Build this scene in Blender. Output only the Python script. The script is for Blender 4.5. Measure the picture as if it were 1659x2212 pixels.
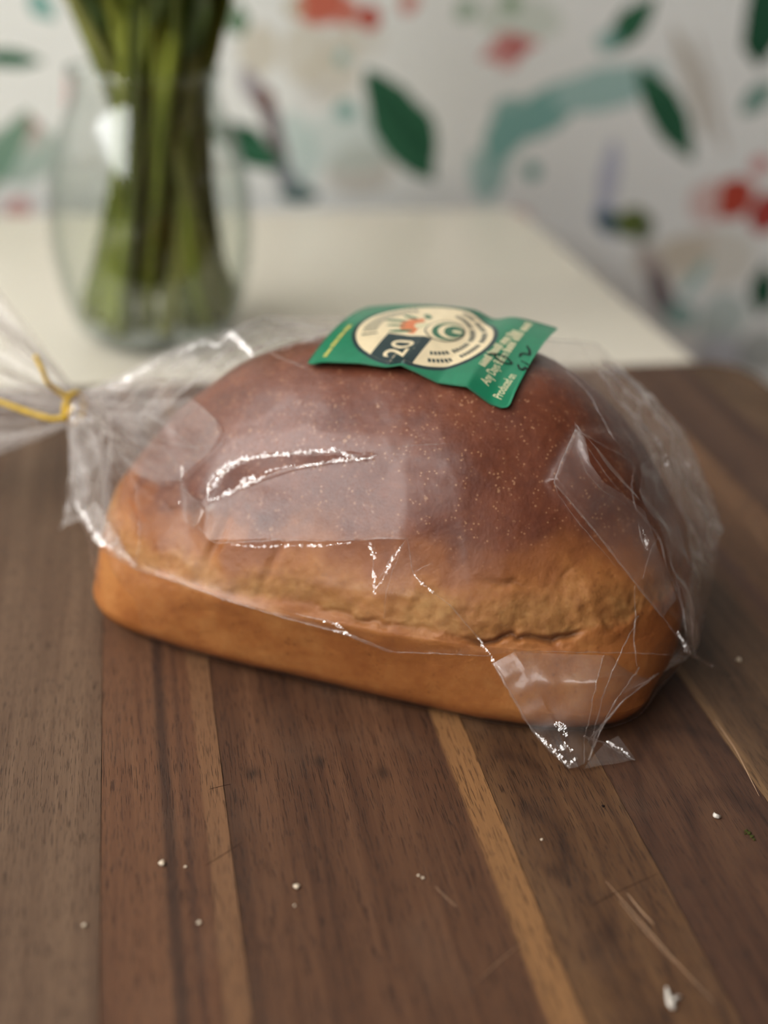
import bpy, bmesh, math, random
import numpy as np
from mathutils import Vector, Matrix
from mathutils.bvhtree import BVHTree

for _o in list(bpy.data.objects):
    bpy.data.objects.remove(_o)
SC = bpy.context.scene
COL = SC.collection
random.seed(7)
RNG = np.random.default_rng(11)

# ------------------------------------------------------------------ camera
IW, IH, FPX = 1659., 2212., 2700.
CAM = np.array([0., 0., .28])            # z = 0 is the top of the cutting board
CR = np.array([[0.9809082532, 0.0587666048, -0.1853793000],
               [-0.1916718405, 0.4533063208, -0.8705028920],
               [0.0328771090, 0.8894154629, 0.4559158146]])
RT, UPV, FW = CR[:, 0], CR[:, 1], -CR[:, 2]
cd = bpy.data.cameras.new('camera')
cam = bpy.data.objects.new('camera', cd)
COL.objects.link(cam)
M = Matrix.Identity(4)
for _i in range(3):
    for _j in range(3):
        M[_i][_j] = CR[_i, _j]
    M[_i][3] = CAM[_i]
cam.matrix_world = M
cd.sensor_fit = 'VERTICAL'
cd.sensor_height = 36.
cd.lens = FPX * 36. / IH
cd.clip_start = .02
cd.dof.use_dof = True
cd.dof.focus_distance = .430
cd.dof.aperture_fstop = 3.4
SC.camera = cam

# ------------------------------------------------------------------ view, world, daylight
SC.view_settings.view_transform = 'Standard'
SC.view_settings.look = 'None'
SC.view_settings.gamma = 1.
SC.view_settings.use_curve_mapping = False
SC.view_settings.exposure = 1.42
try:
    SC.cycles.max_bounces = 5
    SC.cycles.diffuse_bounces = 3
    SC.cycles.glossy_bounces = 3
    SC.cycles.transparent_max_bounces = 24
    SC.cycles.use_adaptive_sampling = True
    SC.cycles.adaptive_threshold = .06
    SC.cycles.adaptive_min_samples = 12
    SC.cycles.caustics_reflective = False
    SC.cycles.caustics_refractive = False
    SC.cycles.sample_clamp_indirect = 6.
except Exception:
    pass
world = bpy.data.worlds.new('world')
SC.world = world
world.use_nodes = True
_bg = world.node_tree.nodes['Background']
_bg.inputs[0].default_value = (.75, .85, .95, 1)
_bg.inputs[1].default_value = .6

ROOM_L, ROOM_R, ROOM_F, ROOM_B = -1.7, 3.4, -2.9, 1.29
FLOOR_Z, CEIL_Z = -.78, 3.2
WINS = [(-2.4, 1.2, .93, 3.0)]     # y0, y1, z0, z1 of the opening in the left wall
WIN_POWER = [52.]
GAP = (.46, .66, .96, 1.22)              # y0, y1, z0, z1 of an added lamp for the highlights on the film
GLINT_LAMP_POWER = 3.0
for _k, (y0, y1, z0, z1) in enumerate(WINS):
    ld = bpy.data.lights.new('window_daylight', 'AREA')
    ld.shape = 'RECTANGLE'
    ld.size, ld.size_y = (z1 - z0), (y1 - y0)
    ld.energy = WIN_POWER[_k]
    ld.color = (1., .985, .95)
    lo = bpy.data.objects.new('window_daylight', ld)
    COL.objects.link(lo)
    lo.location = (ROOM_L - .09, (y0 + y1) / 2, (z0 + z1) / 2)
    lo.rotation_euler = (0, math.radians(-90), 0)
ld = bpy.data.lights.new('added_glint_lamp', 'AREA')  # unseen lamp, put in for sharp glints on the bag
ld.shape = 'RECTANGLE'
ld.size, ld.size_y = GAP[3] - GAP[2], GAP[1] - GAP[0]
ld.energy = GLINT_LAMP_POWER
ld.color = (.95, 1., .92)
lo = bpy.data.objects.new('added_glint_lamp', ld)
COL.objects.link(lo)
lo.location = (ROOM_L - .08, (GAP[0] + GAP[1]) / 2, (GAP[2] + GAP[3]) / 2)
lo.rotation_euler = (0, math.radians(-90), 0)

# ------------------------------------------------------------------ helpers
def ray(x, y):
    return FW + RT * (x - IW / 2) / FPX - UPV * (y - IH / 2) / FPX
def onz(x, y, z=0.):
    d = ray(x, y)
    return CAM + d * ((z - CAM[2]) / d[2])
def ony(x, y, yy):
    d = ray(x, y)
    return CAM + d * (yy / d[1])
def at_depth(x, y, d):
    return CAM + ray(x, y) * d
def proj(V):
    v = np.asarray(V) - CAM
    z = v @ FW
    return IW / 2 + FPX * (v @ RT) / z, IH / 2 - FPX * (v @ UPV) / z, z

def _hash(ix, iy, iz, seed):
    h = (ix.astype(np.int64) * 374761393 + iy.astype(np.int64) * 668265263 + iz.astype(np.int64) * 2147483647 + seed * 1274126177) & 0x7fffffff
    h = ((h ^ (h >> 13)) * 1274126177) & 0x7fffffff
    h = (h ^ (h >> 16)) & 0xffff
    return h / 32767.5 - 1.
def vnoise(P, scale, seed=0):
    Q = np.asarray(P) * scale
    I = np.floor(Q)
    F = Q - I
    F = F * F * (3 - 2 * F)
    I = I.astype(np.int64)
    out = 0
    for dx in (0, 1):
        for dy in (0, 1):
            for dz in (0, 1):
                w = (F[:, 0] if dx else 1 - F[:, 0]) * (F[:, 1] if dy else 1 - F[:, 1]) * (F[:, 2] if dz else 1 - F[:, 2])
                out = out + w * _hash(I[:, 0] + dx, I[:, 1] + dy, I[:, 2] + dz, seed)
    return out
def fbm(P, scale, oct=4, seed=0, gain=.5):
    a, s, t = 1., scale, 0
    for k in range(oct):
        t = t + a * vnoise(P, s, seed + 17 * k)
        a *= gain
        s *= 2.03
    return t
def sstep(a, b, x):
    t = np.clip((x - a) / (b - a), 0, 1)
    return t * t * (3 - 2 * t)
def tri(x):
    return 2 * np.abs(2 * (x - np.floor(x + .5))) - 1

def link_mesh(name, verts, faces, mat=None, parent=None, smooth=False):
    me = bpy.data.meshes.new(name)
    me.from_pydata([tuple(map(float, v)) for v in verts], [], [tuple(int(i) for i in f) for f in faces])
    if smooth:
        me.polygons.foreach_set('use_smooth', [True] * len(me.polygons))
    me.update()
    o = bpy.data.objects.new(name, me)
    COL.objects.link(o)
    if mat:
        me.materials.append(mat)
    if parent:
        o.parent = parent
    return o
def bm_obj(name, bm, mat=None, parent=None, smooth=False):
    me = bpy.data.meshes.new(name)
    bm.normal_update()
    bm.to_mesh(me)
    bm.free()
    if smooth:
        me.polygons.foreach_set('use_smooth', [True] * len(me.polygons))
    o = bpy.data.objects.new(name, me)
    COL.objects.link(o)
    if mat:
        me.materials.append(mat)
    if parent:
        o.parent = parent
    return o
def empty(name, loc=(0, 0, 0)):
    o = bpy.data.objects.new(name, None)
    COL.objects.link(o)
    o.empty_display_size = .05
    return o
def tag(o, label=None, cat=None, group=None, kind=None):
    if label: o['label'] = label
    if cat: o['category'] = cat
    if group: o['group'] = group
    if kind: o['kind'] = kind
    return o
def add_box(bm, lo, hi):
    vs = [bm.verts.new((x, y, z)) for z in (lo[2], hi[2]) for y in (lo[1], hi[1]) for x in (lo[0], hi[0])]
    for f in ((0, 2, 3, 1), (4, 5, 7, 6), (0, 1, 5, 4), (2, 6, 7, 3), (0, 4, 6, 2), (1, 3, 7, 5)):
        bm.faces.new([vs[i] for i in f])
def grid_faces(n, m, wrap=False):
    F = []
    mm = m if wrap else m - 1
    for i in range(n - 1):
        for j in range(mm):
            a, b = i * m + j, i * m + (j + 1) % m
            F.append((a, b, b + m, a + m))
    return F
def tube_mesh(pts, radii, n=8, cap=True):
    pts = [Vector(p) for p in pts]
    V, F = [], []
    up = Vector((0, 0, 1))
    prev = None
    for k, p in enumerate(pts):
        t = (pts[min(k + 1, len(pts) - 1)] - pts[max(k - 1, 0)]).normalized()
        if prev is None:
            a = t.cross(up if abs(t.z) < .9 else Vector((1, 0, 0))).normalized()
        else:
            a = (prev - t * prev.dot(t)).normalized()
        prev = a
        b = t.cross(a)
        r = radii[k] if hasattr(radii, '__len__') else radii
        for j in range(n):
            an = 2 * math.pi * j / n
            V.append(p + a * (r * math.cos(an)) + b * (r * math.sin(an)))
    F = grid_faces(len(pts), n, True)
    if cap:
        F.append(tuple(range(n))[::-1])
        F.append(tuple(range((len(pts) - 1) * n, len(pts) * n)))
    return V, F
def smooth_line(P, n):
    P = np.asarray(P, float)
    d = np.r_[0, np.cumsum(np.linalg.norm(np.diff(P, axis=0), axis=1))]
    t = np.linspace(0, d[-1], n)
    return np.stack([np.interp(t, d, P[:, k]) for k in range(P.shape[1])], 1)

# ------------------------------------------------------------------ material helpers
def srgb(r, g, b):
    f = lambda c: (c / 255 / 12.92) if c / 255 <= .04045 else ((c / 255 + .055) / 1.055) ** 2.4
    return (f(r), f(g), f(b), 1.)
class NT:
    def __init__(self, name):
        self.m = bpy.data.materials.new(name)
        self.m.use_nodes = True
        self.t = self.m.node_tree
        self.t.nodes.clear()
    def n(self, typ, **kw):
        nd = self.t.nodes.new(typ)
        for k, v in kw.items():
            setattr(nd, k, v)
        return nd
    def set(self, sock, v):
        if hasattr(v, 'is_output') or isinstance(v, bpy.types.NodeSocket):
            self.t.links.new(v, sock)
        else:
            sock.default_value = v
    def math(self, op, a, b=None, c=None, clamp=False):
        nd = self.n('ShaderNodeMath', operation=op, use_clamp=clamp)
        self.set(nd.inputs[0], a)
        if b is not None: self.set(nd.inputs[1], b)
        if c is not None: self.set(nd.inputs[2], c)
        return nd.outputs[0]
    def mix(self, f, a, b, blend='MIX'):
        nd = self.n('ShaderNodeMix', data_type='RGBA', blend_type=blend)
        self.set(nd.inputs[0], f)
        self.set(nd.inputs[6], a)
        self.set(nd.inputs[7], b)
        return nd.outputs[2]
    def ramp(self, f, stops, interp='LINEAR'):
        nd = self.n('ShaderNodeValToRGB')
        cr = nd.color_ramp
        cr.interpolation = interp
        while len(cr.elements) < len(stops):
            cr.elements.new(.5)
        for e, (p, c) in zip(cr.elements, stops):
            e.position = p
            e.color = c if len(c) == 4 else (*c, 1)
        self.set(nd.inputs[0], f)
        return nd.outputs[0]
    def step(self, x, a, b, lo=0., hi=1.):
        nd = self.n('ShaderNodeMapRange', interpolation_type='SMOOTHSTEP')
        self.set(nd.inputs[0], x)
        for i, v in ((1, a), (2, b), (3, lo), (4, hi)):
            self.set(nd.inputs[i], v)
        return nd.outputs[0]
    def mapping(self, vec, loc=(0, 0, 0), rot=(0, 0, 0), scale=(1, 1, 1), typ='POINT'):
        nd = self.n('ShaderNodeMapping', vector_type=typ)
        self.set(nd.inputs[0], vec)
        nd.inputs[1].default_value = loc
        nd.inputs[2].default_value = rot
        nd.inputs[3].default_value = scale
        return nd.outputs[0]
    def noise(self, vec, scale, detail=3., rough=.5, dist=0., col=False):
        nd = self.n('ShaderNodeTexNoise')
        self.set(nd.inputs['Vector'], vec)
        nd.inputs['Scale'].default_value = scale
        nd.inputs['Detail'].default_value = detail
        nd.inputs['Roughness'].default_value = rough
        nd.inputs['Distortion'].default_value = dist
        return nd.outputs[1 if col else 0]
    def bsdf(self, color, rough=.5, spec=.5, normal=None, **kw):
        nd = self.n('ShaderNodeBsdfPrincipled')
        self.set(nd.inputs['Base Color'], color)
        self.set(nd.inputs['Roughness'], rough)
        self.set(nd.inputs['Specular IOR Level'], spec)
        if normal is not None:
            self.set(nd.inputs['Normal'], normal)
        for k, v in kw.items():
            self.set(nd.inputs[k], v)
        return nd.outputs[0]
    def bump(self, h, strength=.3, dist=.001, normal=None):
        nd = self.n('ShaderNodeBump')
        nd.inputs['Strength'].default_value = strength
        nd.inputs['Distance'].default_value = dist
        self.set(nd.inputs['Height'], h)
        if normal is not None: self.set(nd.inputs['Normal'], normal)
        return nd.outputs[0]
    def out(self, sh):
        o = self.n('ShaderNodeOutputMaterial')
        self.t.links.new(sh, o.inputs[0])
        return self.m
    def pos(self):
        return self.n('ShaderNodeNewGeometry').outputs['Position']
    def attr(self, name):
        nd = self.n('ShaderNodeAttribute', attribute_name=name)
        return nd.outputs['Fac']
def plain(name, rgb, rough=.6, spec=.4, var=.06, scale=30., bump=0.):
    t = NT(name)
    p = t.pos()
    n = t.noise(p, scale, 3)
    c = srgb(*rgb)
    d = tuple(max(0, x * (1 - var * 2)) for x in c[:3]) + (1,)
    l = tuple(min(1, x * (1 + var * 2)) for x in c[:3]) + (1,)
    col = t.ramp(n, [(.3, d), (.7, l)])
    nm = t.bump(n, bump, .002) if bump else None
    return t.out(t.bsdf(col, rough, spec, nm))

# ================================================================== ROOM
# ---- wallpaper: flat print of leaves and flowers
def wallpaper_material():
    t = NT('floral_wallpaper')
    # node group: unit leaf / ellipse masks
    def group(name, leaf):
        g = bpy.data.node_groups.new(name, 'ShaderNodeTree')
        g.interface.new_socket('U', in_out='INPUT', socket_type='NodeSocketFloat')
        g.interface.new_socket('V', in_out='INPUT', socket_type='NodeSocketFloat')
        g.interface.new_socket('Mask', in_out='OUTPUT', socket_type='NodeSocketFloat')
        gi, go = g.nodes.new('NodeGroupInput'), g.nodes.new('NodeGroupOutput')
        def m(op, a, b=None):
            nd = g.nodes.new('ShaderNodeMath'); nd.operation = op
            for k, v in enumerate((a, b)):
                if v is None: continue
                if isinstance(v, bpy.types.NodeSocket): g.links.new(v, nd.inputs[k])
                else: nd.inputs[k].default_value = v
            return nd.outputs[0]
        U_, V_ = gi.outputs[0], gi.outputs[1]
        uu = m('MULTIPLY', U_, U_)
        if leaf:
            f = m('SUBTRACT', m('ADD', m('ABSOLUTE', V_), uu), 1.)
        else:
            f = m('SUBTRACT', m('ADD', uu, m('MULTIPLY', V_, V_)), 1.)
        mr = g.nodes.new('ShaderNodeMapRange'); mr.interpolation_type = 'SMOOTHSTEP'
        g.links.new(f, mr.inputs[0])
        mr.inputs[1].default_value, mr.inputs[2].default_value = (.02 if leaf else .1), (-.05 if leaf else -.3)
        g.links.new(mr.outputs[0], go.inputs[0])
        return g
    gl, ge = group('leaf_mask', True), group('petal_mask', False)
    p = t.pos()
    wob = t.noise(p, 14., 2, col=True)
    vm = t.n('ShaderNodeVectorMath', operation='SCALE'); t.set(vm.inputs[0], wob); vm.inputs['Scale'].default_value = .022
    va = t.n('ShaderNodeVectorMath', operation='ADD'); t.set(va.inputs[0], p); t.set(va.inputs[1], vm.outputs[0])
    vs = t.n('ShaderNodeVectorMath', operation='SUBTRACT'); t.set(vs.inputs[0], va.outputs[0]); vs.inputs[1].default_value = (.011, 1.29, .011)
    # the paper repeats like a printed roll
    x0, x1, z0, z1 = -.36, .64, -.36, .44
    sx = t.n('ShaderNodeSeparateXYZ'); t.set(sx.inputs[0], vs.outputs[0])
    wx = t.n('ShaderNodeMath', operation='WRAP'); t.set(wx.inputs[0], sx.outputs[0]); wx.inputs[1].default_value, wx.inputs[2].default_value = x1, x0
    wz = t.n('ShaderNodeMath', operation='WRAP'); t.set(wz.inputs[0], sx.outputs[2]); wz.inputs[1].default_value, wz.inputs[2].default_value = z1, z0
    cb = t.n('ShaderNodeCombineXYZ'); t.set(cb.inputs[0], wx.outputs[0]); t.set(cb.inputs[2], wz.outputs[0])
    P = cb.outputs[0]
    G, DG, TL, PT = (52, 104, 76), (38, 84, 60), (132, 178, 170), (168, 200, 194)
    RD, CO, PK, BE, MV, LV, OL, BR, TP = (188, 76, 60), (206, 112, 92), (214, 150, 146), (206, 194, 168), (98, 78, 84), (196, 198, 214), (104, 118, 62), (126, 92, 84), (190, 180, 164)
    shapes = []
    def seg(ax, ay, bx, by, w, c, kind='e', o=1.):
        A, B = ony(ax, ay, ROOM_B), ony(bx, by, ROOM_B)
        d = B - A
        L = math.hypot(d[0], d[2])
        cxz = (A + B) / 2
        wpx = np.linalg.norm(ony(ax + 10, ay, ROOM_B) - A) / 10
        shapes.append((cxz[0], cxz[2], math.atan2(d[2], d[0]), L / 2, w / 2 * wpx, c, kind, o))
    def dot(x, y, r, c, o=1., r2=None):
        seg(x - r, y, x + r, y, 2 * (r2 or r), c, 'e', o)
    # pale washes first
    dot(660, 120, 50, BE, .5, 70); dot(720, 170, 60, BE, .45, 40); dot(735, 115, 42, BE, .5, 50); dot(690, 205, 40, TP, .3, 30); dot(790, 80, 45, BE, .3); dot(775, 365, 75, TP, .55, 60); dot(560, 110, 50, BE, .6, 60); dot(50, 330, 95, (150, 176, 162), .75, 75)
    dot(1120, 40, 100, (196, 208, 190), .55, 45); dot(1500, 545, 80, (216, 204, 190), .8, 40); dot(760, 300, 110, PT, .35, 70); dot(1000, 560, 60, PT, .3)
    dot(1450, 560, 90, BE, .5, 50); dot(640, 330, 50, PT, .5, 90); dot(1560, 560, 80, BE, .4, 60)
    # teal ribbon
    seg(1050, 420, 1085, 300, 66, TL, 'e', .8); seg(1062, 350, 1130, 232, 86, TL); seg(1100, 290, 1260, 180, 92, TL); seg(1190, 205, 1400, 190, 92, PT); seg(1290, 200, 1440, 150, 70, PT, 'e', .8)
    seg(1030, 330, 1050, 440, 50, PT, 'e', .8); dot(1110, 250, 46, TL, .9)
    # branches
    seg(520, 150, 585, 250, 46, (142, 130, 140), 'e', .8); seg(555, 190, 600, 300, 40, MV); seg(580, 260, 620, 390, 42, MV, 'e', .9); seg(590, 330, 650, 430, 50, (120, 124, 130), 'e', .8)
    dot(575, 215, 22, BR); seg(600, 420, 690, 425, 40, (84, 110, 106))
    seg(1455, 40, 1530, 300, 34, TP, 'e', .8); seg(1500, 60, 1570, 340, 26, (206, 200, 190), 'e', .8); seg(1390, 520, 1440, 640, 46, (176, 160, 156), 'e', .8)
    seg(1410, 570, 1450, 690, 50, MV, 'e', .85); seg(1440, 660, 1500, 700, 60, TL, 'e', .8); seg(1470, 640, 1530, 560, 30, PT); dot(1560, 690, 60, (172, 190, 184), .7); dot(1560, 765, 60, (206, 208, 214), 1., 40)
    dot(1640, 760, 50, (150, 156, 152), .7)
    # flowers
    dot(690, 8, 52, CO); dot(740, 26, 34, CO, .9); dot(795, 38, 27, RD); dot(880, 6, 22, CO, .8); dot(640, 16, 20, BE)
    dot(1578, 432, 48, RD); dot(1545, 438, 60, CO, .45, 55); dot(1655, 462, 42, (178, 72, 66)); dot(1640, 360, 22, PK); dot(1100, 112, 40, PK, .8); seg(1030, 128, 1170, 88, 42, PK, 'l'); dot(1120, 105, 28, (196, 110, 108), .9, 20)
    dot(52, 268, 36, (176, 128, 122), .85, 26); dot(45, 300, 60, (208, 196, 190), .6, 30); dot(40, 448, 38, PK, .8, 28); dot(1110, 486, 34, PK, .6); seg(148, 150, 150, 240, 18, PK)
    dot(1380, 20, 18, CO, .8); dot(990, 480, 34, (214, 190, 186), .5)
    # leaves
    seg(790, 150, 940, 395, 118, G, 'l'); seg(800, 165, 925, 360, 60, DG, 'l', .7); seg(1370, 140, 1500, 345, 74, G, 'l'); seg(1400, 190, 1480, 320, 34, DG, 'l', .7)
    seg(1650, -80, 1640, 150, 110, DG, 'l'); seg(-70, 132, 92, 138, 46, G, 'l'); seg(462, 262, 600, 362, 74, DG, 'l'); seg(500, 300, 610, 350, 50, G, 'l')
    seg(1420, -20, 1310, 118, 62, G, 'l'); seg(1330, 60, 1300, 120, 50, TL, 'l', .8); seg(1660, 560, 1640, 690, 56, DG, 'l'); seg(1600, 240, 1680, 180, 50, (110, 150, 136), 'l')
    seg(505, 0, 515, 80, 46, (112, 140, 112), 'l'); seg(990, 0, 1020, 40, 60, (140, 170, 140), 'l', .8); seg(1090, 20, 1130, -10, 46, (134, 166, 128), 'l', .9)
    seg(-40, 420, 60, 230, 66, (116, 152, 130), 'l', .9); seg(60, -15, 118, 40, 52, TL, 'l'); dot(745, 235, 22, TL); dot(1152, 372, 18, (104, 160, 150)); dot(740, 130, 16, PT)
    # bird-like lavender and olive motif
    seg(1325, 300, 1305, 470, 48, LV); seg(1290, 440, 1335, 510, 50, (150, 164, 194), 'e', .8); dot(1312, 476, 24, (70, 98, 108)); dot(1365, 480, 42, OL, 1., 32); dot(1392, 492, 22, (76, 92, 50), .8, 30)
    # motifs outside the frame of the photograph, on the rest of the roll
    for (ax, ay, bx, by, w, c, k) in ((-330, 250, -200, 420, 110, G, 'l'), (-420, 60, -300, -120, 90, DG, 'l'), (-150, 640, -260, 760, 90, G, 'l'), (200, 640, 420, 560, 60, TL, 'e'), (1100, 800, 1250, 700, 90, DG, 'l'),
                                     (-250, 560, -180, 600, 80, RD, 'e'), (700, 700, 900, 640, 80, PT, 'e'), (300, 820, 420, 900, 90, G, 'l'), (1250, 640, 1290, 600, 44, PK, 'e'), (-120, 0, -60, 120, 60, TL, 'e')):
        seg(ax, ay, bx, by, w, c, k)
    base = t.mix(t.noise(p, 5., 2), srgb(238, 239, 235), srgb(245, 245, 242))
    col = base
    W, Hh = x1 - x0, z1 - z0
    for ki, (x, z, an, L, w, c, kind, o) in enumerate(shapes):
        x = (x - x0) % W + x0
        z = (z - z0) % Hh + z0
        # each motif is laid over the ones before it
        if ki % 5 == 0:
            vq = t.n('ShaderNodeVectorMath', operation='MULTIPLY_ADD'); t.set(vq.inputs[0], col); vq.inputs[1].default_value = (1e-7, 1e-7, 1e-7); t.set(vq.inputs[2], P)
        w = max(w, .004)
        gn = t.n('ShaderNodeGroup'); gn.node_tree = gl if kind == 'l' else ge
        for q, (ax, az) in enumerate(((math.cos(an) / L, math.sin(an) / L), (-math.sin(an) / w, math.cos(an) / w))):
            dn_ = t.n('ShaderNodeVectorMath', operation='DOT_PRODUCT'); t.set(dn_.inputs[0], vq.outputs[0]); dn_.inputs[1].default_value = (ax, 0, az)
            t.set(gn.inputs[q], t.math('SUBTRACT', dn_.outputs['Value'], x * ax + z * az))
        msk = gn.outputs[0] if o == 1. else t.math('MULTIPLY', gn.outputs[0], o)
        col = t.mix(msk, col, srgb(*c))
    return t.out(t.bsdf(col, .75, .2))

m_wall = plain('wall_paint', (214, 208, 198), .8, .2, .02, 4.)
m_ceil = plain('dark_ceiling_timber', (96, 84, 74), .7, .2, .1, 6.)
m_wall_dark = plain('umber_wall_paint', (104, 90, 78), .75, .2, .03, 4.)
m_floor = plain('oak_floor', (128, 96, 66), .5, .4, .12, 9.)
m_winframe = plain('window_paint', (238, 238, 234), .45, .5, .02, 20.)

def box_obj(name, boxes, mat, kind='structure'):
    bm = bmesh.new()
    for lo, hi in boxes:
        add_box(bm, lo, hi)
    o = bm_obj(name, bm, mat)
    tag(o, kind=kind)
    return o
T = .12
box_obj('floor', [((ROOM_L - T, ROOM_F - T, FLOOR_Z - T), (ROOM_R + T, ROOM_B + T, FLOOR_Z))], m_floor)
box_obj('ceiling', [((ROOM_L - T, ROOM_F - T, CEIL_Z), (ROOM_R + T, ROOM_B + T, CEIL_Z + T))], m_ceil)
box_obj('wall_back', [((ROOM_L - T, ROOM_B, FLOOR_Z), (ROOM_R + T, ROOM_B + T, CEIL_Z))], wallpaper_material())
box_obj('wall_front', [((ROOM_L - T, ROOM_F - T, FLOOR_Z), (ROOM_R + T, ROOM_F, CEIL_Z))], m_wall_dark)
box_obj('wall_right', [((ROOM_R, ROOM_F, FLOOR_Z), (ROOM_R + T, ROOM_B, CEIL_Z))], m_wall_dark)
a0, a1, wz0, wz1 = WINS[0]
box_obj('wall_left', [((ROOM_L - T, ROOM_F, FLOOR_Z), (ROOM_L, ROOM_B, wz0)), ((ROOM_L - T, ROOM_F, wz1), (ROOM_L, ROOM_B, CEIL_Z)),
                      ((ROOM_L - T, a1, wz0), (ROOM_L, ROOM_B, wz1)), ((ROOM_L - T, ROOM_F, wz0), (ROOM_L, a0, wz1))], m_wall)
for k, (y0, y1, z0, z1) in enumerate(WINS):
    x, d, r = ROOM_L - .05, .03, .035
    ym, zm = (y0 + y1) / 2, (z0 + z1) / 2
    w = box_obj('window_%d' % (k + 1), [((x, y0, z0), (x + d, y1, z0 + r)), ((x, y0, z1 - r), (x + d, y1, z1)), ((x, y0, z0 + r), (x + d, y0 + r, z1 - r)), ((x, y1 - r, z0 + r), (x + d, y1, z1 - r))], m_winframe)
    s = box_obj('window_sash_bar', [((x + .004, ym - .014, z0 + r), (x + d - .004, ym + .014, z1 - r))], m_winframe); s.parent = w; del s['kind']
    s = box_obj('window_sill', [((ROOM_L, y0 - .04, z0 - .03), (ROOM_L + .07, y1 + .04, z0))], m_winframe); s.parent = w; del s['kind']

# ================================================================== TABLE
BOARD_T = .024
TX0, TX1, TY0, TY1 = -1.1, .392, -.12, 1.238
t = NT('white_tabletop')
p = t.pos()
m_table = t.out(t.bsdf(t.mix(t.noise(p, 3., 2), srgb(228, 219, 202), srgb(222, 212, 194)), .32, .45))
table = empty('dining_table')
tag(table, 'white dining table under the cutting board and the glass vase', 'table')
bm = bmesh.new()
add_box(bm, (TX0, TY0, -BOARD_T - .03), (TX1, TY1, -BOARD_T))
vert_edges = [e for e in bm.edges if abs((e.verts[0].co - e.verts[1].co).z) > .01]
bmesh.ops.bevel(bm, geom=vert_edges, offset=.03, segments=6, profile=.5, affect='EDGES')
top_edges = [e for e in bm.edges if abs(e.verts[0].co.z - e.verts[1].co.z) < 1e-6 and len(e.link_faces) == 2 and abs(e.calc_face_angle(0) - math.pi / 2) < .2]
bmesh.ops.bevel(bm, geom=top_edges, offset=.004, segments=3, profile=.5, affect='EDGES')
bm_obj('table_top', bm, m_table, table)
for lo, hi in (((TX0 + .08, TY0 + .08, 0), (TX1 - .08, TY0 + .1, 1)), ((TX0 + .08, TY1 - .1, 0), (TX1 - .08, TY1 - .08, 1))):
    bm = bmesh.new()
    add_box(bm, (lo[0], lo[1], -BOARD_T - .11), (hi[0], hi[1], -BOARD_T - .03))
    bm_obj('apron', bm, m_table, table)
for x in (TX0 + .07, TX1 - .12):
    for y in (TY0 + .07, TY1 - .12):
        V, F = [], []
        for k, (z, s) in enumerate(((-BOARD_T - .0305, .025), (-BOARD_T - .13, .025), (FLOOR_Z, .016))):
            for (i, j) in ((-1, -1), (1, -1), (1, 1), (-1, 1)):
                V.append((x + .025 + i * s, y + .025 + j * s, z))
        F = grid_faces(3, 4, True) + [(3, 2, 1, 0), (8, 9, 10, 11)]
        link_mesh('leg', V, F, m_table, table)

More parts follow.
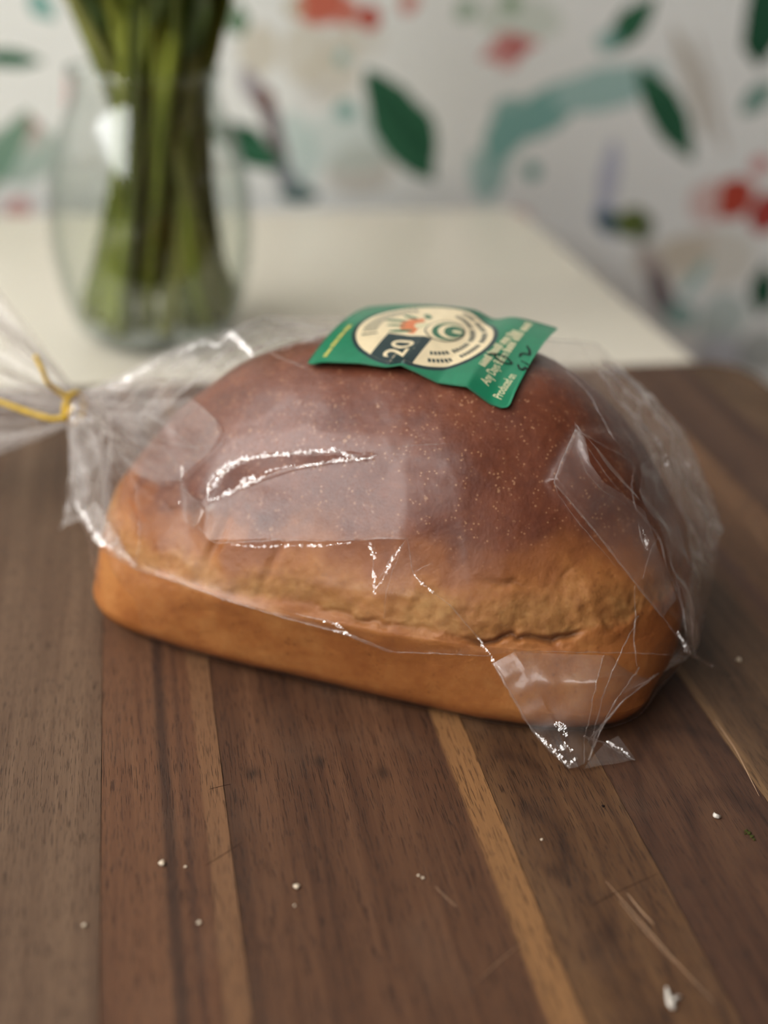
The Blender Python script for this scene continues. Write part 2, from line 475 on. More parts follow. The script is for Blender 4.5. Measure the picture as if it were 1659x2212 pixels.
# ================================================================== CUTTING BOARD
BX0, BX1, BY0, BY1 = -.19, .39, .10, .722
def wood(name, dark, mid, light, seed, sap=None, sapcol=(168, 122, 80), streak=None, cath=None, knots=(), pore=.75):
    KD = .80
    dark, mid, light, sapcol = [tuple(c * KD for c in q) for q in (dark, mid, light, sapcol)]
    t = NT(name)
    p = t.pos()
    sx = t.n('ShaderNodeSeparateXYZ'); t.set(sx.inputs[0], p)
    off = (seed * 1.7, seed * .9, seed * .3)
    warp = t.noise(t.mapping(p, off, scale=(6, 3, 6)), 1., 3, col=True)
    vm = t.n('ShaderNodeVectorMath', operation='SCALE'); t.set(vm.inputs[0], warp); vm.inputs['Scale'].default_value = .012
    va = t.n('ShaderNodeVectorMath', operation='ADD'); t.set(va.inputs[0], p); t.set(va.inputs[1], vm.outputs[0])
    q = va.outputs[0]
    big = t.noise(t.mapping(q, off, scale=(70, 2.2, 40)), 1., 3, .55)
    fine = t.noise(t.mapping(q, off, scale=(520, 12, 200)), 1., 3, .6)
    pores = t.noise(t.mapping(p, off, scale=(2500, 130, 400)), 1., 2, .5)
    if cath:
        cxx, cyy, k = cath
        w = t.n('ShaderNodeTexWave', wave_type='RINGS', rings_direction='SPHERICAL', wave_profile='SIN')
        t.set(w.inputs['Vector'], t.mapping(q, (-cxx * 13, -cyy * 4.6, 0), scale=(13, 4.6, 0)))
        w.inputs['Scale'].default_value = k
        w.inputs['Distortion'].default_value = 2.4
        w.inputs['Detail'].default_value = 2.
        w.inputs['Detail Scale'].default_value = 1.3
        ring = t.math('POWER', w.outputs['Fac'], 5.)
        big = t.math('SUBTRACT', big, t.math('MULTIPLY', ring, .13))
    v = t.math('ADD', t.math('MULTIPLY', big, .75), t.math('MULTIPLY', fine, .35))
    col = t.ramp(v, [(.33, srgb(*dark)), (.52, srgb(*mid)), (.74, srgb(*light))])
    if streak:
        for (xs, ws, cs, o) in streak:
            d = t.math('ABSOLUTE', t.math('SUBTRACT', t.math('ADD', sx.outputs[0], t.math('MULTIPLY', t.math('SUBTRACT', t.noise(t.mapping(p, off, scale=(3, 7, 3)), 1., 2), .5), .004)), xs))
            col = t.mix(t.math('MULTIPLY', t.step(d, ws, ws * .15), o), col, srgb(*cs))
    if sap:
        edge, width, side = sap
        d = t.math('SUBTRACT', sx.outputs[0], edge)
        d = t.math('ADD', d, t.math('MULTIPLY', t.math('SUBTRACT', t.noise(t.mapping(p, off, scale=(10, 6, 10)), 1., 3), .5), .006))
        m = t.step(d, -width * .18, width * .18) if side > 0 else t.step(d, width * .18, -width * .18)
        sc = t.mix(fine, srgb(*[c * .86 for c in sapcol]), srgb(*[min(255, c * 1.1) for c in sapcol]))
        col = t.mix(m, col, sc)
    for (kx, ky, r) in knots:
        mp = t.mapping(q, (kx + .006, ky + .006, 0), (0, 0, 0), (r, r * 1.3, 1), 'TEXTURE')
        ln = t.n('ShaderNodeVectorMath', operation='LENGTH')
        mz = t.n('ShaderNodeVectorMath', operation='MULTIPLY'); t.set(mz.inputs[0], mp); mz.inputs[1].default_value = (1, 1, 0)
        t.set(ln.inputs[0], mz.outputs[0])
        col = t.mix(t.step(t.math('ADD', ln.outputs['Value'], t.math('MULTIPLY', big, .8)), 1.5, .3, 0., .8), col, srgb(40, 26, 18))
    pm = t.step(pores, .46, .34)
    col = t.mix(t.math('MULTIPLY', pm, pore), col, t.mix(1., col, (.28, .24, .22, 1), 'MULTIPLY'))
    wear = t.noise(t.mapping(p, off, scale=(30, 22, 10)), 1., 4)
    col = t.mix(t.math('MULTIPLY', t.step(wear, .52, .75), .16), col, srgb(120, 94, 74))
    h = t.math('SUBTRACT', t.math('MULTIPLY', fine, .5), t.math('MULTIPLY', pm, .8))
    rough = t.math('ADD', .5, t.math('MULTIPLY', wear, .16))
    return t.out(t.bsdf(col, rough, .3, t.bump(h, .35, .0006)))
# (x0, x1, material args)
STAVES = [
    (BX0, -.125, dict(dark=(74, 50, 36), mid=(108, 76, 54), light=(138, 100, 72), seed=1)),
    (-.125, -.072, dict(dark=(84, 58, 42), mid=(116, 84, 62), light=(146, 110, 82), seed=2)),
    (-.072, -.021, dict(dark=(82, 60, 46), mid=(118, 88, 66), light=(146, 114, 88), seed=3)),
    (-.021, .0200, dict(dark=(82, 50, 34), mid=(122, 80, 54), light=(148, 102, 70), seed=4, sap=(.0118, .004, 1), sapcol=(150, 106, 72), streak=((.0005, .0035, (58, 38, 28), .85), (.0065, .0018, (70, 46, 34), .5)))),
    (.0200, .110, dict(dark=(66, 40, 27), mid=(102, 66, 44), light=(132, 90, 62), seed=5, sap=(.0995, .006, 1), sapcol=(172, 122, 76), knots=((.0294, .3443, .0045), (.052, .347, .0035), (.0738, .3375, .0050)))),
    (.110, .153, dict(dark=(72, 45, 28), mid=(108, 73, 46), light=(132, 94, 60), seed=6, cath=(.128, .30, 2.2), pore=.9)),
    (.153, .203, dict(dark=(62, 38, 27), mid=(94, 61, 43), light=(118, 81, 56), seed=7, cath=(.19, .26, 1.8), pore=.6)),
    (.203, .252, dict(dark=(74, 50, 34), mid=(106, 76, 52), light=(132, 98, 68), seed=8, sap=(.2065, .004, -1), sapcol=(150, 112, 76))),
    (.252, .305, dict(dark=(88, 58, 40), mid=(124, 86, 58), light=(148, 106, 74), seed=9, streak=((.262, .006, (76, 48, 40), .7),))),
    (.305, .350, dict(dark=(72, 46, 34), mid=(100, 68, 50), light=(122, 88, 64), seed=10)),
    (.350, BX1, dict(dark=(84, 58, 38), mid=(112, 82, 56), light=(136, 102, 70), seed=12)),
]
board = empty('cutting_board')
tag(board, 'large walnut cutting board of glued staves, with the bread lying on it', 'cutting board')
RC = .028
def y_far(x):
    d = max(BX0 + RC - x, x - (BX1 - RC), 0)
    return BY1 - RC + math.sqrt(max(RC * RC - d * d, 0))
for (x0, x1, kw) in STAVES:
    m = wood('walnut_stave', **kw)
    g = .00012
    xs = np.linspace(x0 + (g if x0 > BX0 else 0), x1 - (g if x1 < BX1 else 0), 10)
    out = [(x, BY0 + (BY1 - y_far(x))) for x in xs] + [(x, y_far(x)) for x in xs[::-1]]
    bm = bmesh.new()
    top = [bm.verts.new((x, y, 0)) for x, y in out]
    f = bm.faces.new(top)
    r = bmesh.ops.extrude_face_region(bm, geom=[f])
    bmesh.ops.translate(bm, verts=[v for v in r['geom'] if isinstance(v, bmesh.types.BMVert)], vec=(0, 0, -BOARD_T + .0003))
    bmesh.ops.recalc_face_normals(bm, faces=bm.faces)
    rim = [e for e in bm.edges if all(abs(v.co.z) < 1e-6 for v in e.verts)]
    ends = [e for e in rim if abs(e.verts[0].co.x - e.verts[1].co.x) > 1e-5 or abs(e.verts[0].co.x - BX0) < 1e-4 or abs(e.verts[0].co.x - BX1) < 1e-4]
    bmesh.ops.bevel(bm, geom=ends, offset=.0022, segments=2, profile=.5, affect='EDGES')
    bm_obj('stave', bm, m, board)
# knife scratches standing out pale or dark on the worn surface
m_scr_l = plain('scratch_pale', (176, 142, 112), .6, .2)
m_scr_d = plain('scratch_dark', (44, 28, 20), .8, .1)
def ground_strip(name, pts, w, mat, parent, z=.00012):
    P = np.array([onz(x, y)[:2] for x, y in pts])
    P = smooth_line(P, max(6, len(pts) * 3))
    V = []
    n = len(P)
    for k in range(n):
        d = P[min(k + 1, n - 1)] - P[max(k - 1, 0)]
        d = np.array([-d[1], d[0]]) / (np.linalg.norm(d) + 1e-9)
        ww = w * math.sin(math.pi * (k + .35) / (n - .3)) ** .5
        for s, zz in ((-1, 0.00002), (0, z), (1, 0.00002)):
            V.append((P[k, 0] + d[0] * ww * s, P[k, 1] + d[1] * ww * s, zz))
    return link_mesh(name, V, grid_faces(n, 3), mat, parent)
for pts, w, m in (([(1308, 1903), (1380, 1985), (1455, 2072), (1545, 2168)], .00013, m_scr_l), ([(1355, 1930), (1385, 1968), (1412, 1996)], .00022, m_scr_l), ([(1338, 1948), (1400, 2020), (1460, 2082)], .00009, m_scr_l),
                  ([(1028, 2122), (1075, 2080), (1135, 2030)], .00010, m_scr_l), ([(445, 1869), (480, 1848), (522, 1820)], .00012, m_scr_d), ([(452, 1705), (475, 1699), (498, 1694)], .00012, m_scr_d),
                  ([(1275, 1958), (1330, 1928), (1420, 1888)], .00014, m_scr_d), ([(1545, 1555), (1590, 1620), (1640, 1720)], .0002, m_scr_l), ([(1620, 1120), (1640, 1160), (1655, 1200)], .00015, m_scr_l), ([(940, 1915), (965, 1940), (985, 1958)], .00008, m_scr_l)):
    ground_strip('knife_scratch', pts, w, m, board)

# ================================================================== BREAD LOAF
CX, CY, TH, A0, B0, W1, FL, N0, LH, LP, LQ, N1, RB, SU, SV, TL_ = 0.0988, 0.4449, -0.5061, 0.119, 0.0682, 0.035, 0.0024, 4.4513, 0.1178, 0.739, 1.6, 2.5568, 0.0105, -0.0059, 0.0116, 0.13
CT, ST = math.cos(TH), math.sin(TH)
def loc2w(U):
    U = np.asarray(U, float)
    return np.stack([CX + U[..., 0] * CT - U[..., 1] * ST, CY + U[..., 0] * ST + U[..., 1] * CT, U[..., 2]], -1)
def w2loc(P):
    P = np.asarray(P, float)
    x, y = P[..., 0] - CX, P[..., 1] - CY
    return np.stack([x * CT + y * ST, -x * ST + y * CT, P[..., 2]], -1)
NTH = 520
th = np.linspace(0, 2 * np.pi, NTH, endpoint=False)
ct, st = np.cos(th), np.sin(th)
def ring(a, b, n, w):
    return np.stack([a * np.sign(ct) * abs(ct) ** (2 / n), b * np.sign(st) * abs(st) ** (2 / n), np.full_like(ct, w)], 1)
rings = []
for k in np.linspace(0, 1, 9):
    s = max(k, .02)
    rings.append(ring((A0 - RB) * s, (B0 - RB) * s, N0, .0008 + .0016 * (1 - k) ** 2))
for k in np.linspace(0, 1, 10)[1:]:
    an = k * np.pi / 2
    rings.append(ring(A0 - RB + RB * np.sin(an), B0 - RB + RB * np.sin(an), N0, .0008 + RB - RB * np.cos(an)))
for k in np.linspace(0, 1, 22)[1:]:
    rings.append(ring(A0 + FL * k, B0 + FL * k, N0 + (N1 - N0) * k, RB + (W1 - RB) * k))
for k in np.linspace(0, 1, 130)[1:]:
    an = k * np.pi / 2
    s = max(np.cos(an), 1e-3)
    r_ = ring((A0 + FL) * s ** LP, (B0 + FL) * s ** LP, N1 * (1 - k) + 2.2 * k, W1 + (LH - W1) * np.sin(an) ** LQ)
    g = np.sin(an)
    r_[:, 0] += SU * g
    r_[:, 1] += SV * g
    r_[:, 2] += TL_ * r_[:, 0] * g
    rings.append(r_)
LR = np.array(rings)
NR = LR.shape[0]
def grid_normals(G):
    du = np.roll(G, -1, 1) - np.roll(G, 1, 1)
    dv = np.gradient(G, axis=0)
    n = np.cross(du, dv)
    return n / (np.linalg.norm(n, axis=2, keepdims=True) + 1e-12)
LN = grid_normals(LR)
LN[:3] = (0, 0, -1); LN[-2:] = (0, 0, 1)
P0 = LR.reshape(-1, 3)
Nn = LN.reshape(-1, 3)
u_, v_, w_ = P0[:, 0], P0[:, 1], P0[:, 2]
front = sstep(.0, -.03, v_)
right = sstep(-.03, .06, u_)
zc = .0375 + .0025 * vnoise(P0 * [1, 1, 0], 35, 3) + .0016 * vnoise(P0 * [1, 1, 0], 110, 4) + .0009 * vnoise(P0 * [1, 1, 0], 420, 14) + .006 * sstep(.05, .11, u_) - .004 * sstep(-.02, -.1, u_)
zd = .0525 + .006 * vnoise(P0 * [1, 1, 0], 24, 5) + .002 * vnoise(P0 * [1, 1, 0], 90, 6) - .004 * sstep(-.04, -.1, u_) + .004 * sstep(.03, .1, u_)
band = sstep(-.001, .002, w_ - zc) * sstep(.004, -.008, w_ - zd)
crack = np.exp(-((w_ - zc) / .0011) ** 2) * (.06 + .94 * front * right) * sstep(-.15, .3, vnoise(P0, 45, 8) + .35 * right * front) * sstep(.105, .085, u_)
zc2 = .0575 + .0030 * vnoise(P0 * [1, 1, 0], 60, 15) + .0012 * vnoise(P0 * [1, 1, 0], 260, 16)
crack = np.maximum(crack, .45 * np.exp(-((w_ - zc2) / .0008) ** 2) * sstep(-.4, .4, vnoise(P0, 160, 28)) * front * sstep(.045, .06, u_) * sstep(.104, .09, u_) * sstep(-.2, .3, vnoise(P0, 70, 18)))
crack = np.maximum(crack, .6 * np.exp(-((w_ - zc2 + .002) / .0007) ** 2) * front * sstep(-.085, -.07, u_) * sstep(-.03, -.045, u_) * sstep(-.3, .2, vnoise(P0, 70, 19)))
vert_str = fbm(np.stack([u_ * 1.0, v_ * 1.0, w_ * .28], 1), 320, 3, 21)
disp = (.0012 * np.exp(-((w_ - (zc + .010)) / .009) ** 2)
        + (.0003 + .0006 * vnoise(P0, 150, 52)) * sstep(-.010, -.002, w_ - zc) * sstep(.002, -.001, w_ - zc)
        - .0024 * crack + .0005 * np.exp(-((w_ - zc) / .004) ** 2) * front * right * fbm(P0, 260, 3, 55)
        + band * (.0004 * vert_str + .0005 * fbm(P0, 140, 3, 9))
        + .0011 * fbm(P0, 26, 3, 31) + .00010 * (1 + 1.2 * band) * fbm(P0, 420, 3, 33)
        - .0018 * np.exp(-((w_ - zd + .002) / .003) ** 2) * sstep(.1, .6, vnoise(P0, 30, 12)) * front)
# torn fold and tucks near the left of the front
for (uu, ww, wid, dep) in ((-.052, .052, .0022, .0022), (-.028, .047, .0016, .0012)):
    disp -= dep * np.exp(-((u_ - uu - .25 * (w_ - ww)) / wid) ** 2) * np.exp(-((w_ - ww) / .010) ** 2) * front
# underside notch where the crust lifts off at the right end
disp -= .008 * np.exp(-((u_ - .108) / .016) ** 2 - ((v_ + .030) / .014) ** 2 - ((w_ - .004) / .010) ** 2)
disp[w_ < .0012] = 0
PL = P0 + Nn * disp[:, None]
PL[:, 2] = np.maximum(PL[:, 2], .0007)
GL = PL.reshape(NR, NTH, 3)
GN = grid_normals(GL)
GN[:3] = (0, 0, -1); GN[-2:] = (0, 0, 1)
LW = loc2w(GL)
NW = np.stack([GN[..., 0] * CT - GN[..., 1] * ST, GN[..., 0] * ST + GN[..., 1] * CT, GN[..., 2]], -1)

t = NT('bread_crust')
p = t.pos()
dome, torn, crk = t.attr('dome'), t.attr('torn'), t.attr('crack')
n1, n2, n3 = t.noise(p, 60., 4), t.noise(p, 260., 3, .6), t.noise(p, 900., 2)
lower = t.ramp(t.math('ADD', t.math('MULTIPLY', n1, .7), t.math('MULTIPLY', n2, .3)), [(.3, srgb(148, 86, 42)), (.5, srgb(170, 106, 54)), (.72, srgb(186, 126, 70))])
low_br = t.attr('bake')
lower = t.mix(low_br, lower, srgb(138, 72, 28))
pit = t.n('ShaderNodeTexVoronoi', feature='F1'); t.set(pit.inputs['Vector'], p); pit.inputs['Scale'].default_value = 420.
pits = t.math('MULTIPLY', t.step(pit.outputs['Distance'], .34, .16), t.step(t.noise(p, 110., 2), .48, .66))
lower = t.mix(t.math('MULTIPLY', pits, .45), lower, srgb(104, 58, 26))
tornc = t.ramp(t.math('ADD', t.math('MULTIPLY', n1, .5), t.math('MULTIPLY', n2, .5)), [(.3, srgb(136, 88, 44)), (.5, srgb(164, 114, 62)), (.7, srgb(188, 142, 86))])
domec = t.ramp(t.math('ADD', t.math('MULTIPLY', n1, .6), t.math('MULTIPLY', n2, .4)), [(.3, srgb(88, 42, 26)), (.5, srgb(106, 54, 33)), (.7, srgb(122, 66, 41))])
vo = t.n('ShaderNodeTexVoronoi', feature='F1'); t.set(vo.inputs['Vector'], p); vo.inputs['Scale'].default_value = 620.
big = t.n('ShaderNodeTexVoronoi', feature='F1'); t.set(big.inputs['Vector'], p); big.inputs['Scale'].default_value = 150.
sp = t.math('MAXIMUM', t.math('MULTIPLY', t.step(vo.outputs['Distance'], .30, .18), t.step(t.noise(p, 260., 1), .46, .58)), t.math('MULTIPLY', t.step(big.outputs['Distance'], .16, .08), t.step(t.noise(p, 420., 1), .5, .62)))
domec = t.mix(t.math('MULTIPLY', sp, .40), domec, srgb(206, 158, 118))
col = t.mix(torn, lower, tornc)
gold = t.ramp(dome, [(0., (0, 0, 0, 1)), (.35, (.25, .25, .25, 1)), (.75, (.8, .8, .8, 1)), (1., (1, 1, 1, 1))])
mid = t.mix(n2, srgb(134, 76, 38), srgb(150, 90, 48))
col = t.mix(t.step(dome, 0., .45), col, mid)
col = t.mix(t.step(dome, .4, 1.), col, domec)
col = t.mix(t.math('MULTIPLY', crk, .7), col, srgb(88, 52, 24))
h = t.math('ADD', t.math('MULTIPLY', n2, .6), t.math('MULTIPLY', n3, .5))
rough = t.math('ADD', t.math('MULTIPLY', torn, .25), .5)
m_crust = t.out(t.bsdf(col, rough, .35, t.bump(h, .35, .0008)))

loaf = empty('bread_loaf')
tag(loaf, 'whole white bread loaf with brown domed top inside the clear bag', 'bread')
rel = (w_ - zd)
dome_a = sstep(-.010, .022, rel + .006 * fbm(P0, 90, 3, 41))
torn_a = .9 * band * (1 - .6 * sstep(-.01, .004, rel)) * (.45 + .55 * sstep(-.7, .9, fbm(P0, 60, 3, 45) + .2))
darken_a = np.clip(sstep(.012, .002, w_) * .75 + .75 * sstep(.085, .118, u_) + .25 * fbm(P0, 40, 3, 47), 0, 1) * .8  # browner towards the base and the right end, mottled by noise
ringz = GL[:, :, 2].mean(1)
k1 = int(np.argmax(ringz > .040)); k2 = int(np.argmax(ringz > .066))
allf = np.array(grid_faces(NR, NTH, True))
for nm, lo_k, hi_k in (('lower_crust', 0, k1), ('torn_side_crust', k1, k2), ('top_crust', k2, NR - 1)):
    idx = np.arange(lo_k * NTH, (hi_k + 1) * NTH)
    ff = [(f[0] - idx[0], f[1] - idx[0], f[2] - idx[0], f[3] - idx[0]) for f in allf[lo_k * NTH:hi_k * NTH]]
    if lo_k == 0: ff.append(tuple(range(NTH))[::-1])
    if hi_k == NR - 1: ff.append(tuple(range(len(idx) - NTH, len(idx))))
    o = link_mesh(nm, LW.reshape(-1, 3)[idx], ff, m_crust, loaf, True)
    for an, arr in (('dome', dome_a), ('torn', torn_a), ('crack', crack), ('bake', darken_a)):
        at = o.data.attributes.new(an, 'FLOAT', 'POINT')
        at.data.foreach_set('value', arr[idx].astype(np.float32))
    o.data.normals_split_custom_set_from_vertices([tuple(n) for n in NW.reshape(-1, 3)[idx]])

# ================================================================== PLASTIC BAG
def film_material(name, rough=.08, haze=.004, gain=1., wr=0, scale=120., soft=.72):
    t = NT(name)
    p = t.pos()
    nm = t.bump(t.noise(p, scale, 1., .45), wr, .0012) if wr else None
    lw = t.n('ShaderNodeLayerWeight'); lw.inputs['Blend'].default_value = .5
    if wr: t.set(lw.inputs['Normal'], nm)
    f5 = t.math('POWER', lw.outputs['Facing'], 5.)
    F = t.math('ADD', t.math('MULTIPLY', f5, .955), .045)
    R = t.math('MULTIPLY', t.math('DIVIDE', t.math('MULTIPLY', F, 2.), t.math('ADD', F, 1.)), gain, clamp=True)
    tr = t.n('ShaderNodeBsdfTransparent'); tr.inputs[0].default_value = (.985, .98, .975, 1)
    g1 = t.n('ShaderNodeBsdfGlossy'); g1.inputs['Roughness'].default_value = rough; g1.inputs[0].default_value = (1, .96, .94, 1)  # film is neutral; pink gloss tint stands in for warm room reflections
    if wr: t.set(g1.inputs['Normal'], nm)
    g2 = t.n('ShaderNodeBsdfGlossy'); g2.inputs['Roughness'].default_value = rough * 3.6; g2.inputs[0].default_value = (1, .93, .91, 1)
    if wr: t.set(g2.inputs['Normal'], nm)
    gm = t.n('ShaderNodeMixShader'); gm.inputs[0].default_value = soft; t.t.links.new(g1.outputs[0], gm.inputs[1]); t.t.links.new(g2.outputs[0], gm.inputs[2])
    mx = t.n('ShaderNodeMixShader'); t.set(mx.inputs[0], R); t.t.links.new(tr.outputs[0], mx.inputs[1]); t.t.links.new(gm.outputs[0], mx.inputs[2])
    df = t.n('ShaderNodeBsdfDiffuse'); df.inputs[0].default_value = (.9, .88, .86, 1)
    tl = t.n('ShaderNodeBsdfTranslucent'); tl.inputs[0].default_value = (.9, .88, .86, 1)
    dm = t.n('ShaderNodeMixShader'); dm.inputs[0].default_value = .5; t.t.links.new(df.outputs[0], dm.inputs[1]); t.t.links.new(tl.outputs[0], dm.inputs[2])
    m2 = t.n('ShaderNodeMixShader'); m2.inputs[0].default_value = haze; t.t.links.new(mx.outputs[0], m2.inputs[1]); t.t.links.new(dm.outputs[0], m2.inputs[2])
    return t.out(m2.outputs[0])
m_film = film_material('clear_film', .09, gain=.40, soft=.92)
m_veil = film_material('veiled_film', .13, .075, .7)
m_scrunch = film_material('scrunched_film', .15, .20, .9, .6, 400.)
m_fold = film_material('folded_film', .12, .02, .75, .35, 240.)
m_end = film_material('loose_end_film', .14, .10, 1.3)
m_crease = film_material('creased_film', .14, .05, .8, .5, 500.)
m_neck = film_material('gathered_film', .16, .07, .9, .5, 260.)

bag = empty('plastic_bag')
tag(bag, 'clear crumpled plastic bag wrapped around the bread loaf, tied at the left', 'bag')
NECK = np.array([-.158, .02, .060])
# taut envelope
hp = [np.maximum(PL, -1) + Nn * .0012]
an = np.linspace(0, 2 * np.pi, 24, endpoint=False)
hp.append(NECK + np.stack([0 * an, .006 * np.cos(an), .006 * np.sin(an)], 1))
px_hull = [(1290, 742, .53), (1340, 796, .53), (1410, 850, .53), (1470, 930, .53), (1510, 1010, .53), (1538, 1080, .53), (1556, 1135, .525), (1530, 1290, .50), (1497, 1400, .475),
           (545, 690, .55), (572, 680, .55), (640, 690, .55), (440, 728, .565), (360, 762, .57), (800, 688, .54), (150, 1110, .535), (152, 1000, .555)]
hp.append(w2loc(np.array([at_depth(*q) for q in px_hull])))
HP = np.concatenate(hp)
HP = HP[::1]
HP[:, 2] = np.maximum(HP[:, 2], .0004)
bm = bmesh.new()
step = 5
sel = np.concatenate([hp[0].reshape(NR, NTH, 3)[::3, ::step].reshape(-1, 3)] + hp[1:])
sel[:, 2] = np.maximum(sel[:, 2], .0004)
for q in sel:
    bm.verts.new(q)
bmesh.ops.convex_hull(bm, input=bm.verts)
bmesh.ops.triangulate(bm, faces=bm.faces)
hull = BVHTree.FromBMesh(bm)
bm.free()
NU, NA = 430, 560
u_lo, u_hi = NECK[0] + .0005, max(q[0] for q in sel) - .0008
us = u_lo + (u_hi - u_lo) * np.linspace(0, 1, NU)
al = np.linspace(0, 2 * np.pi, NA, endpoint=False)
rho = np.zeros((NU, NA))
cen = np.zeros((NU, 2))
for i, u in enumerate(us):
    f = np.clip((u - NECK[0]) / (-.119 + .03 - NECK[0]), 0, 1)
    f = f * f * (3 - 2 * f)
    g = np.clip((u - .10) / (u_hi - .10), 0, 1)
    e = sel[np.argmax(sel[:, 0])]
    c = np.array([NECK[1] * (1 - f), NECK[2] * (1 - f) + .048 * f])
    c = c * (1 - g) + e[1:] * g
    cen[i] = c
    o = Vector((u, c[0], c[1]))
    for j, a in enumerate(al):
        hit = hull.ray_cast(o, Vector((0, math.cos(a), math.sin(a))), .5)
        rho[i, j] = hit[3] if hit[0] is not None else .0005
# gathered ripples radiating from the tie
fade = np.clip(1 - (us - u_lo) / .075, 0, 1)[:, None]
aa = al[None, :] + .3 * np.sin(al[None, :] * 2 + 1.1)
rip = (.55 * tri(aa * 11 / (2 * np.pi) + .1) + .45 * tri(aa * 23 / (2 * np.pi) + .35 * np.sin(us[:, None] * 90)) + .25 * tri(aa * 41 / (2 * np.pi)))
rho = rho * (1 + .16 * fade ** .8 * (rip - .55)) + .0022 * fade * rip * sstep(0, .02, (us - u_lo))[:, None]
G = np.zeros((NU, NA, 3))
G[..., 0] = us[:, None]
G[..., 1] = cen[:, None, 0] + rho * np.cos(al)[None]
G[..., 2] = cen[:, None, 1] + rho * np.sin(al)[None]
FN = grid_normals(G)
# orientation outwards
ctr = np.stack([np.broadcast_to(us[:, None], rho.shape), np.broadcast_to(cen[:, None, 0], rho.shape), np.broadcast_to(cen[:, None, 1], rho.shape)], -1)
if ((G - ctr) * FN).sum() < 0: FN = -FN
Q = G.reshape(-1, 3)
QN = FN.reshape(-1, 3)
QW = loc2w(Q)
NWd = np.stack([QN[:, 0] * CT - QN[:, 1] * ST, QN[:, 0] * ST + QN[:, 1] * CT, QN[:, 2]], 1)
px, py, dep = proj(QW)
facing = ((CAM - QW) * NWd).sum(1) / np.linalg.norm(CAM - QW, axis=1)
ff = sstep(-.05, .25, facing)
# facets: long straight crumple ridges
d = np.zeros(len(Q))
wp = Q + .010 * np.stack([vnoise(Q, 30, 61), vnoise(Q, 30, 62), vnoise(Q, 30, 63)], 1)
for k in range(7):
    dr = RNG.normal(size=3); dr /= np.linalg.norm(dr)
    lam = RNG.uniform(.022, .06)
    amp = RNG.uniform(.25, .7) * .001 * lam / .04
    d += amp * tri(wp @ dr / lam + RNG.random()) * sstep(-.3, .5, vnoise(Q, 22, 70 + k))
d *= .55 + 1.3 * sstep(.06, .12, Q[:, 0]) + .5 * sstep(-.06, -.12, Q[:, 0])
# the crease across the front of the dome and the low fold line, as folded in the film
xC = np.array([380, 430, 460, 600, 780, 880, 1070]); yC = np.array([1100, 1140, 1172, 1168, 1165, 1163, 1200])
yc = np.interp(px, xC, yC)
inx = sstep(400, 470, px) * sstep(1000, 860, px)
d += ff * inx * .0042 * np.where(py < yc, np.exp(-np.clip(yc - py, 0, 999) / 90), np.exp(-np.clip(py - yc, 0, 999) / (22 + 60 * sstep(560, 690, px))))
xL = np.array([150, 215, 290, 380, 500, 620, 740, 840, 950, 1060, 1250, 1490]); yL = np.array([1150, 1182, 1228, 1256, 1300, 1336, 1368, 1408, 1412, 1416, 1410, 1416])
yl = np.interp(px, xL, yL)
d += ff * .0013 * np.where(py < yl, np.exp(-np.clip(yl - py, 0, 999) / 9), np.exp(-np.clip(py - yl, 0, 999) / 5)) * sstep(180, 300, px)
# shallow dent that clings to the crust under the bright rim
xt = np.array([452, 480, 560, 650, 740, 818]); ytop = np.array([1060, 1012, 985, 980, 980, 984]); ybot = np.array([1088, 1072, 1042, 1012, 997, 990])
cy_ = (np.interp(px, xt, ytop) + np.interp(px, xt, ybot)) / 2
hw = np.maximum((np.interp(px, xt, ybot) - np.interp(px, xt, ytop)) / 2, 3)
ind = sstep(440, 470, px) * sstep(830, 790, px)
q_ = np.abs(py - cy_) / hw
sq = (py - cy_) / hw
d += ff * ind * np.where(np.abs(sq) < 1, (.0011 - .0022 * (sq * .5 + .5)), 0) * sstep(1.25, .9, np.abs(sq))
# flap on the right of the dome
xf = np.array([930, 1040, 1110, 1260, 1370, 1412]); yf = np.array([1243, 1197, 1255, 1375, 1462, 1488])
fx = np.interp(py, xf, yf)
d += ff * sstep(915, 960, py) * sstep(1420, 1380, py) * np.where(px > fx, .0042 * np.exp(-np.clip(px - fx, 0, 999) / 70), .0042 * np.exp(-np.clip(fx - px, 0, 999) / 14)) * sstep(1560, 1500, px)
d *= 1 - fade.repeat(NA, 1).reshape(-1) ** 2
QW2 = QW + NWd * d[:, None]
QW2[:, 2] = np.maximum(QW2[:, 2], .0003)
FF = grid_faces(NU, NA, True)
film = link_mesh('film_body', QW2, FF, m_film, bag, True)
split_u = int(np.argmax(us > -.128))
film.data.materials.append(m_neck)
mi = np.zeros(len(FF), int); mi[:split_u * NA] = 1
film.data.polygons.foreach_set('material_index', mi)
tris = [f for f in FF]
film_bvh = BVHTree.FromPolygons([Vector(v) for v in QW2], tris)
def on_film(x, y, off=0.):
    d = Vector(ray(x, y)).normalized()
    h = film_bvh.ray_cast(Vector(CAM), d, 3.)
    if h[0] is None:
        # nearest film point to the ray at the loaf's distance
        q = Vector(at_depth(x, y, .5))
        h = film_bvh.find_nearest(q)
        return np.array(q), np.array(h[1])
    n = np.array(h[1])
    if n @ np.array(d) > 0: n = -n
    return np.array(h[0]) + n * off, n
